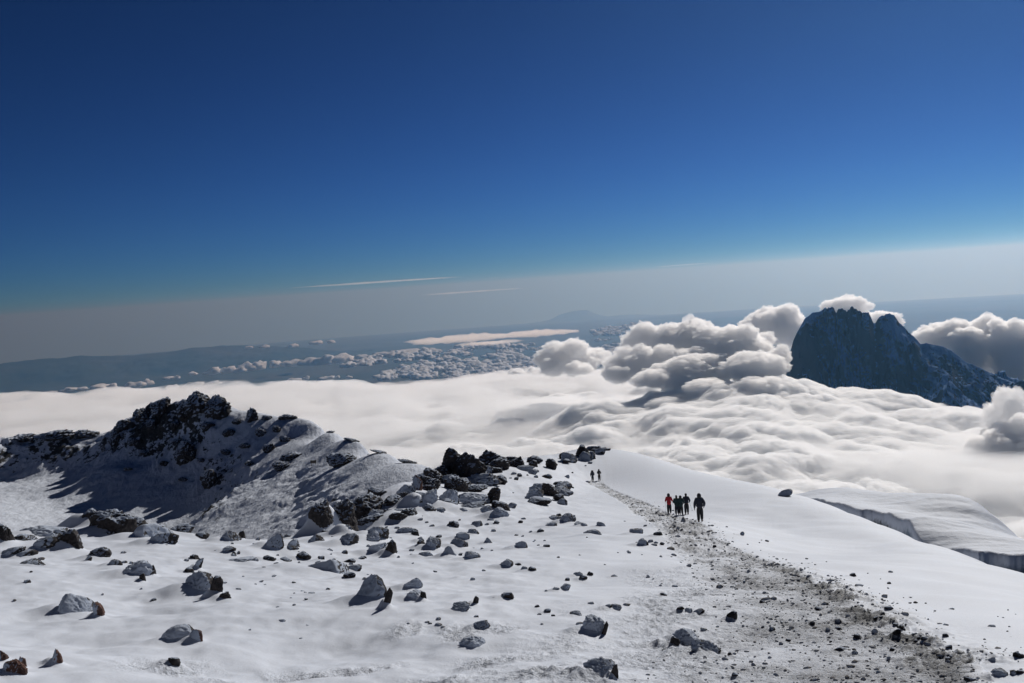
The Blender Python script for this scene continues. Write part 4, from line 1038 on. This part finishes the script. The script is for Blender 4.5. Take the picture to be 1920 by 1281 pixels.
# ------------------------------------------------------------------ small far clouds, sheets and streaks
def puff_white():
    m, nt = new_mat('far_cloud_white'); n = N(nt)
    d = n.n('ShaderNodeBsdfDiffuse'); d.inputs['Color'].default_value = (0.86, 0.90, 0.95, 1)
    t = n.n('ShaderNodeBsdfTranslucent'); t.inputs['Color'].default_value = (0.86, 0.90, 0.95, 1)
    mx = n.n('ShaderNodeMixShader', i_0=0.45); nt.links.new(d.outputs[0], mx.inputs[1]); nt.links.new(t.outputs[0], mx.inputs[2])
    o = n.n('ShaderNodeOutputMaterial'); nt.links.new(mx.outputs[0], o.inputs[0]); return m
FARW = puff_white()
def lump(rs, sub=3, bumps=14, spread=0.75):
    V, F = ico_c(sub); r = np.full(len(V), 0.35)
    C = rs.normal(size=(bumps, 3)); C /= np.linalg.norm(C, axis=1)[:, None]; C *= rs.uniform(0.2, spread, (bumps, 1)); C[:, 2] = np.abs(C[:, 2]) * .8; Rr = rs.uniform(0.18, 0.45, bumps)
    for k in range(bumps):
        b = V @ C[k]; disc = b * b - (C[k] @ C[k] - Rr[k] ** 2); r = np.maximum(r, np.where(disc > 0, b + np.sqrt(np.maximum(disc, 0)), 0))
    r = r * (1 + 0.25 * fbm(V[:, 0] * 3 + rs.rand() * 50, V[:, 1] * 3, V[:, 2] * 3, o=3))
    P = V * r[:, None]; P[:, 2] = np.where(P[:, 2] < 0, P[:, 2] * 0.3, P[:, 2]); return P, F
rs = np.random.RandomState(5)
TINY = [(52, 738, 12, 5), (93, 735, 16, 4), (128, 732, 28, 7), (155, 730, 20, 8), (185, 727, 40, 12), (210, 724, 20, 9), (255, 723, 34, 12), (280, 718, 22, 10), (325, 725, 32, 8),
        (315, 709, 18, 6), (332, 708, 14, 6), (365, 720, 32, 9), (403, 718, 26, 9), (400, 697, 30, 12), (428, 694, 26, 14), (360, 701, 16, 6), (462, 690, 36, 16), (488, 686, 34, 18), (515, 684, 30, 14),
        (545, 682, 40, 14), (582, 679, 44, 16), (615, 676, 40, 18), (645, 672, 44, 18), (680, 670, 40, 12), (718, 664, 54, 10), (760, 660, 50, 9), (550, 713, 26, 10), (575, 709, 14, 8), (610, 709, 28, 7), (632, 707, 12, 7), (655, 707, 16, 6),
        (468, 651, 12, 6), (498, 650, 18, 6), (550, 648, 18, 9), (595, 643, 32, 8), (622, 641, 18, 6)]
for k, (px, py, wp, hp) in enumerate(TINY):
    a, t = ray(px, py); d = 3300 / t
    P_, F_ = lump(rs); me = faces_mesh('small_cloud', P_ * np.array([wp * .62, wp * 1.1, hp * 1.05]) * d / FPX, F_)
    o = link('small_cloud', me, FARW); o.location = at(px, py + hp * .3, d)
    row = 'upper' if py < 655 else ('middle' if px >= 395 and py < 700 else 'lower')
    lab = {'upper': 'tiny cloud tuft on the far left hill skyline', 'middle': 'small cream cloud of the diagonal row across the blue plain', 'lower': 'small cream cloud of the low row just above the left cloud sheet'}[row]
    tag(o, lab, 'cloud', {'upper': 'cloud tufts on the far hills', 'middle': 'diagonal cloud row over the plain', 'lower': 'low cloud row over the plain'}[row])

def field(polys, n_, wr, name, label, alt, seed):
    rs = np.random.RandomState(seed); Vs = []; Fs = []; off = 0; c = 0
    lumps = [lump(rs, 3, 10) for _ in range(12)]
    Wp = [np.array(p_, float) for p_ in polys]
    while c < n_:
        q_ = Wp[rs.randint(len(Wp))]; px = rs.uniform(q_[:, 0].min(), q_[:, 0].max()); py = rs.uniform(q_[:, 1].min(), q_[:, 1].max())
        if not in_poly(q_, np.array([px]), np.array([py]))[0]: continue
        if perlin(np.array([px / 34.0]), np.array([(py - px * -.07) / 11.0]))[0] < -0.12: continue
        a, t = ray(px, py); d = alt / t; wp = rs.uniform(*wr)
        P_, F_ = lumps[rs.randint(12)]; sc = wp * d / FPX
        Vs.append(P_ * np.array([sc * .7, sc * 1.5, sc * .5 * rs.uniform(.6, 1.2)]) + np.array(at(px, py, d))); Fs.append(F_ + off); off += len(P_); c += 1
    o = link(name, faces_mesh(name, np.concatenate(Vs), np.concatenate(Fs)), FARW); tag(o, label, None, None, 'stuff')
field([[(690, 715), (760, 690), (860, 668), (1000, 658), (1180, 650), (1190, 690), (1000, 700), (900, 712), (760, 712)], [(640, 690), (700, 672), (760, 662), (900, 650), (1000, 648), (820, 672)]], 900, (9, 24), 'cloud_field', 'broken field of small clouds beyond the cloud sea', 3000, 3)
field([[(1110, 622), (1180, 608), (1240, 612), (1200, 632), (1120, 640)], [(820, 668), (960, 655), (1120, 648), (960, 664)]], 260, (6, 15), 'cloud_field', 'thin far line of pale clouds under the haze', 3000, 4)

SHEET = cloud_vol('thin_cloud_vapour', 1 / 600.0)
STREAK = cloud_vol('streak_vapour', 1 / 1600.0)
def lens(px, py, wp, hp, d, label, mat, cat, group, seed, depth=0.5, name='cloud_sheet'):
    V, F = ico_c(5)
    f = 1 + 0.22 * fbm(V[:, 0] * 3 + seed, V[:, 1] * 2, V[:, 2], o=4)
    P_ = V * f[:, None] * np.array([wp / 2, wp / 2 * depth, hp / 2]) * d / FPX
    P_[:, 2] *= 0.75 + 0.5 * fbm(P_[:, 0] / (wp * d / FPX) * 9 + seed, V[:, 1], o=3)
    a = math.atan2(*at(px, py, d)[:2]); M = np.array(Euler((0, 0, -a)).to_matrix())
    o = link(name, faces_mesh(name, P_ @ M.T, F), mat); o.location = at(px, py, d); tag(o, label, cat, group)
lens(860, 636, 190, 16, 52000, 'long pale cloud sheet above the broken cloud field', SHEET, 'cloud', None, 1)
lens(1000, 626, 170, 13, 55000, 'narrow pale cloud sheet right of the long one', SHEET, 'cloud', None, 2)
lens(920, 643, 120, 8, 50000, 'thin sliver of cloud under the long pale sheet', SHEET, 'cloud', None, 6)
lens(710, 529, 310, 4.0, 60000, 'longest thin cloud streak in the haze, left of centre', STREAK, 'cloud streak', None, 3, .12, 'cloud_streak')
lens(800, 524, 130, 2.6, 60000, 'faint upper streak above the longest streak', STREAK, 'cloud streak', None, 7, .12, 'cloud_streak')
lens(885, 547, 190, 4.0, 60000, 'second long cloud streak lower and nearer the centre', STREAK, 'cloud streak', None, 4, .12, 'cloud_streak')
lens(925, 521, 30, 2.6, 60000, 'short faint streak right of the longest streak', STREAK, 'cloud streak', None, 5, .12, 'cloud_streak')
lens(1280, 497, 110, 2.6, 60000, 'faint streak high in the haze at the right', STREAK, 'cloud streak', None, 8, .12, 'cloud_streak')

# ------------------------------------------------------------------ people
def plain(name, c, rough=0.8):
    m, nt = new_mat(name); n = N(nt); g = n.n('ShaderNodeNewGeometry')
    a = n.noise(g.outputs['Position'], 14, 3, 0.6)
    col = n.mix(a, tuple(x * 0.75 for x in c[:3]) + (1,), tuple(min(1, x * 1.3) for x in c[:3]) + (1,))
    p = n.n('ShaderNodeBsdfPrincipled', i_Base_Color=col); p.inputs['Roughness'].default_value = rough
    nt.links.new(n.bump(a, 0.4, 0.03), p.inputs['Normal'])
    o = n.n('ShaderNodeOutputMaterial'); nt.links.new(p.outputs[0], o.inputs[0]); return m
C_SKIN = plain('skin', (0.30, 0.17, 0.11)); C_RED = plain('red_cloth', (0.42, 0.018, 0.03)); C_BLK = plain('black_cloth', (0.018, 0.019, 0.024))
C_GRN = plain('dark_green_cloth', (0.016, 0.042, 0.045)); C_NAVY = plain('navy_cloth', (0.022, 0.026, 0.045)); C_MET = plain('pole_metal', (0.3, 0.31, 0.33), 0.35); C_WOOD = plain('weathered_wood', (0.12, 0.10, 0.08))
C_BOOT = plain('boot_leather', (0.02, 0.017, 0.015))

def skin_mesh(name, verts, edges, radii, root=0, sub=2):
    me = bpy.data.meshes.new(name); me.from_pydata(verts, edges, []); o = bpy.data.objects.new(name, me); COL.objects.link(o)
    md = o.modifiers.new('skin', 'SKIN'); md.use_smooth_shade = True
    for i_, r_ in enumerate(radii):
        sv = me.skin_vertices[0].data[i_]; sv.radius = (r_, r_) if not isinstance(r_, tuple) else r_; sv.use_root = (i_ == root)
    s_ = o.modifiers.new('sub', 'SUBSURF'); s_.levels = sub; s_.render_levels = sub
    dg = bpy.context.evaluated_depsgraph_get(); ev = o.evaluated_get(dg); res = bpy.data.meshes.new_from_object(ev)
    bpy.data.objects.remove(o); bpy.data.meshes.remove(me); res.name = name
    return res
def hand_chains(wr, direc, side, V_, E_, R_, root):
    """palm, five unequal curled fingers"""
    d = Vector(direc).normalized(); sx = Vector((side, 0, 0)); fw = Vector((0, 1, 0))
    palm = Vector(wr) + d * 0.05; V_.append(tuple(palm)); R_.append((0.032, 0.02)); ip = len(V_) - 1; E_.append((root, ip))
    for k, (off, ln) in enumerate([(-0.03, .065), (-0.01, .078), (0.01, .074), (0.03, .058)]):
        a_ = palm + fw * off + d * 0.04; b_ = a_ + d * ln * .55; c_2 = b_ + (d * 0.7 - sx * 0.6).normalized() * ln * .5
        st = len(V_); V_ += [tuple(a_), tuple(b_), tuple(c_2)]; R_ += [0.0095, 0.009, 0.0075]; E_ += [(ip, st), (st, st + 1), (st + 1, st + 2)]
    a_ = palm + fw * 0.04 + d * 0.0; b_ = a_ + (d + fw * .8).normalized() * .035; st = len(V_); V_ += [tuple(a_), tuple(b_)]; R_ += [0.011, 0.009]; E_ += [(ip, st), (st, st + 1)]

def person(px, py, hpx, label, jacket, trousers, hood, arms, step=0.16, group='walkers on the trail', hat='hood', bulk=1.0, turn=0.0, long_coat=0.0, scale_h=None):
    x, y, z, d = hit(px, py, GZ)
    H = hpx * d / FPX; s = H / 1.76
    root = bpy.data.objects.new('person', None); COL.objects.link(root); root.empty_display_size = 0.2
    root.location = (x, y, ground_z(x, y, GZ)); root.scale = (s, s, s); root.rotation_euler = (0, 0, -math.atan2(x, y) + turn)
    tag(root, label, 'person', group)
    # joints; the figure walks towards +Y
    hips = {}; J = dict(pel=(0, 0, .95), sp=(0, .01, 1.14), ch=(0, .02, 1.34), nk=(0, .02, 1.50), hd=(0, .035, 1.60), top=(0, .03, 1.69))
    leg = {}
    for sd in (-1, 1):
        f = step * sd
        leg[sd] = [(.095 * sd, 0, .90), (.10 * sd, f * .55 + .05, .50), (.10 * sd, f - .02, .10), (.11 * sd, f + .13, .04)]
    arm = {}
    for sd in (-1, 1):
        el, wr = arms[sd]
        arm[sd] = [(.185 * sd, .01, 1.42), el, wr]
    V_ = [J['pel'], J['sp'], J['ch'], J['nk'], J['hd'], J['top'], (0, .13, 1.60)]; E_ = [(0, 1), (1, 2), (2, 3), (3, 4), (4, 5), (4, 6)]
    R_ = [.135, .12, .14, .055, (.082, .095), .07, .018]
    for sd in (-1, 1):
        b = len(V_); V_ += leg[sd]; R_ += [.09, .06, .042, .032]; E_ += [(0, b), (b, b + 1), (b + 1, b + 2), (b + 2, b + 3)]
        b = len(V_); V_ += arm[sd]; R_ += [.06, .043, .028]; E_ += [(2, b), (b, b + 1), (b + 1, b + 2)]
        hand_chains(arm[sd][2], Vector(arm[sd][2]) - Vector(arm[sd][1]), sd, V_, E_, R_, b + 2)
    o = link('body', skin_mesh('body', V_, E_, R_), C_SKIN, root); 
    # gloves
    for sd in (-1, 1):
        Vg = [arm[sd][2]]; Eg = []; Rg = [.036]; hand_chains(arm[sd][2], Vector(arm[sd][2]) - Vector(arm[sd][1]), sd, Vg, Eg, Rg, 0)
        Rg = [tuple(q * 1.35 for q in r) if isinstance(r, tuple) else r * 1.35 for r in Rg]
        link('glove', skin_mesh('glove', Vg, Eg, Rg, 0, 1), C_BLK, root)
    # jacket
    b = bulk
    Vj = [(0, 0, .93 - long_coat), (0, 0, 1.05), J['sp'], J['ch'], (0, .02, 1.47)]; Ej = [(0, 1), (1, 2), (2, 3), (3, 4)]
    Rj = [(.185 * b, .15 * b), (.18 * b, .15 * b), (.18 * b, .145 * b), (.205 * b, .155 * b), (.09 * b, .09 * b)]
    for sd in (-1, 1):
        k = len(Vj); Vj += arm[sd]; Rj += [.095 * b, .072 * b, .052 * b]; Ej += [(3, k), (k, k + 1), (k + 1, k + 2)]
    link('jacket', skin_mesh('jacket', Vj, Ej, Rj, 2), jacket, root)
    Vt = [(0, 0, 1.0), (0, 0, .93)]; Et = [(0, 1)]; Rt = [(.155, .13), (.165, .14)]
    for sd in (-1, 1):
        k = len(Vt); Vt += leg[sd][:2] + [tuple(np.array(leg[sd][2]) + (0, 0, .02))]; Rt += [.13, .108, .088]; Et += [(1, k), (k, k + 1), (k + 1, k + 2)]
    link('trousers', skin_mesh('trousers', Vt, Et, Rt), trousers, root)
    for sd in (-1, 1):
        a_, t_ = leg[sd][2], leg[sd][3]
        link('boot', skin_mesh('boot', [(a_[0], a_[1], .17), (a_[0], a_[1] - .02, .06), (a_[0], t_[1] - .04, .045), (a_[0], t_[1] + .03, .035)], [(0, 1), (1, 2), (2, 3)], [.06, .058, .05, .038], 1), C_BOOT, root)
    Vh, Fh = ico_c(3); Vh = Vh.copy()
    if hat == 'hood':
        Ph = Vh * np.array([.128, .135, .155]); Ph[:, 1] = np.minimum(Ph[:, 1], .085); Ph[:, 2] -= .05 * (Vh[:, 2] < -.2) * (Vh[:, 1] < 0.2); Ph += np.array([0, .0, 1.63])
        link('hood', faces_mesh('hood', Ph, Fh), hood, root)
    else:
        Ph = Vh * np.array([.10, .112, .105]); Ph[:, 2] = np.maximum(Ph[:, 2], -.03); Ph *= (1 + .03 * (Ph[:, 2:3] < 0.0)); Ph += np.array([0, .03, 1.67])
        link('hat', faces_mesh('hat', Ph, Fh), hood, root)
        Pc = Vh * np.array([.092, .09, .08]) + np.array([0, -.005, 1.57]); link('hair', faces_mesh('hair', Pc, Fh), C_BLK, root)
    M = Matrix.Translation(root.location) @ root.rotation_euler.to_matrix().to_4x4() @ Matrix.Scale(s, 4)
    return root, M, arm, s
def tube_mesh(name, a, b, ra, rb, nseg=10, caps=True):
    a = Vector(a); b = Vector(b); ax = (b - a).normalized(); u_ = ax.orthogonal().normalized(); w_ = ax.cross(u_)
    V_ = []; F_ = []
    for c_, r_ in ((a, ra), (b, rb)):
        for k in range(nseg): an = 2 * math.pi * k / nseg; V_.append(tuple(c_ + (u_ * math.cos(an) + w_ * math.sin(an)) * r_))
    for k in range(nseg): F_.append((k, (k + 1) % nseg, nseg + (k + 1) % nseg, nseg + k))
    F_.append(tuple(range(nseg))[::-1]); F_.append(tuple(range(nseg, 2 * nseg)))
    me = bpy.data.meshes.new(name); me.from_pydata(V_, [], F_); me.update(); return me
def pole(M, hand, tip, label):
    h = M @ Vector(hand); t = M @ Vector(tip); gz_ = ground_z(t.x, t.y, GZ)
    if gz_ > t.z or True: t.z = max(gz_, t.z) if t.z > gz_ + .25 else gz_
    root = bpy.data.objects.new('trekking_pole', None); COL.objects.link(root); root.location = t; tag(root, label, 'trekking pole', 'trekking poles held by walkers')
    v = h - t; top = v * 1.04
    link('shaft', tube_mesh('shaft', (0, 0, 0), top, .008, .011), C_MET, root); link('grip', tube_mesh('grip', v * .93, v * 1.06, .019, .022), C_BLK, root)
    link('basket', tube_mesh('basket', v * .05, v * .06, .045, .03), C_BLK, root)
def backpack(M, label, big=1.0):
    root = bpy.data.objects.new('backpack', None); COL.objects.link(root); root.matrix_world = M @ Matrix.Translation((0, -.25, 1.05)); tag(root, label, 'backpack')
    V, F = ico_c(4)
    def rb(sx, sy, sz, z, p=4):
        r = 1 / ((np.abs(V) ** p).sum(1)) ** (1 / p); return V * r[:, None] * np.array([sx, sy, sz]) + np.array([0, 0, z])
    link('pack_bag', faces_mesh('pack_bag', rb(.18 * big, .14 * big, .30 * big, .22), F), C_NAVY, root)
    link('pack_lid', faces_mesh('pack_lid', rb(.17 * big, .15 * big, .08, .22 + .34 * big), F), C_BLK, root)
    link('side_pocket', faces_mesh('side_pocket', rb(.06, .09, .13, .1) + np.array([-.2 * big, 0, 0]), F), C_BLK, root)
    link('side_pocket', faces_mesh('side_pocket', rb(.06, .09, .13, .1) + np.array([.2 * big, 0, 0]), F), C_BLK, root)

bent = {-1: ((-.27, -.02, 1.15), (-.30, .20, 1.08)), 1: ((.27, -.02, 1.15), (.30, .20, 1.08))}
bent2 = {-1: ((-.26, -.02, 1.15), (-.22, .20, 1.08)), 1: ((.30, -.02, 1.16), (.26, .18, 1.02))}
down = {-1: ((-.29, -.05, 1.14), (-.31, .02, .86)), 1: ((.30, -.06, 1.15), (.26, .05, .95))}
fronted = {-1: ((-.27, .02, 1.15), (-.20, .2, 1.05)), 1: ((.27, .02, 1.15), (.20, .2, 1.05))}
a = person(1255.5, 964, 39, 'person in a red jacket with two trekking poles, leftmost of the nearer group', C_RED, C_BLK, C_BLK, bent, .04, bulk=1.08, long_coat=.2)
pole(a[1], (-.30, .22, 1.06), (-.33, .05, 0), 'trekking pole in the left hand of the person in red'); pole(a[1], (.30, .22, 1.06), (.40, .1, 0), 'trekking pole in the right hand of the person in red')
person(1270, 966, 37.5, 'person in a dark green coat walking right beside the person in red', C_GRN, C_NAVY, C_BLK, fronted, .07, hat='hat', bulk=1.2, long_coat=.2)
a = person(1277.5, 966, 37, 'person in a dark green coat in the middle of the nearer group', C_GRN, C_BLK, C_BLK, bent2, -.06, bulk=1.22, long_coat=.22)
a = person(1288, 965, 40, 'person in dark clothes with a cap and one trekking pole, right in the nearer group', C_NAVY, C_BLK, C_BLK, bent2, .05, hat='hat', bulk=1.15)
pole(a[1], (.26, .20, 1.0), (.46, .45, .2), 'trekking pole swung out by the walker with the cap')
person(1313.5, 979, 54, 'person in a hooded dark jacket walking alone, largest of the walkers', C_NAVY, C_BLK, C_BLK, down, .07, bulk=1.22, long_coat=.08)
a = person(1111.5, 902.5, 21, 'person with a tall pack on the upper trail, left of the two far walkers', C_NAVY, C_BLK, C_BLK, down, .12, group='walkers far up the trail', hat='hat')
backpack(a[1], 'tall dark backpack carried by the left one of the two far walkers', 1.2)
a = person(1124, 901.5, 22, 'person in dark clothes on the upper trail, right of the two far walkers', C_BLK, C_BLK, C_BLK, bent2, -.1, group='walkers far up the trail')
pole(a[1], (.26, .2, 1.0), (.42, .2, 0), 'trekking pole of the right far walker')

# wooden sign on the crater rim
x, y, z = at(588, 873, 336)
def rim_z(x, y):
    d = math.hypot(x, y); a = math.atan2(x, y); i = np.interp(d, cd, np.arange(len(cd))); j = np.interp(a, ca, np.arange(len(ca))); return float(CZ[int(i), int(j)])
for (px, py, d) in [(588, 873, 345)]:
    aa, tt = ray(px, py); ds = np.linspace(300, 400, 200); dd_ = next((q for q in ds if rim_z(q * math.sin(aa), q * math.cos(aa)) >= -tt * q), 345)
    x, y = dd_ * math.sin(aa), dd_ * math.cos(aa); z = rim_z(x, y)
root = bpy.data.objects.new('sign', None); COL.objects.link(root); root.location = (x, y, z); tag(root, 'small brown wooden sign on two posts on the crater rim', 'sign')
for sx in (-.7, .7): link('post', box_mesh('post', sx - .06, sx + .06, -.06, .06, -.4, 1.9), C_WOOD, root, False)
link('board', box_mesh('board', -1.0, 1.0, -.11, -.062, .75, 1.75), C_WOOD, root, False)
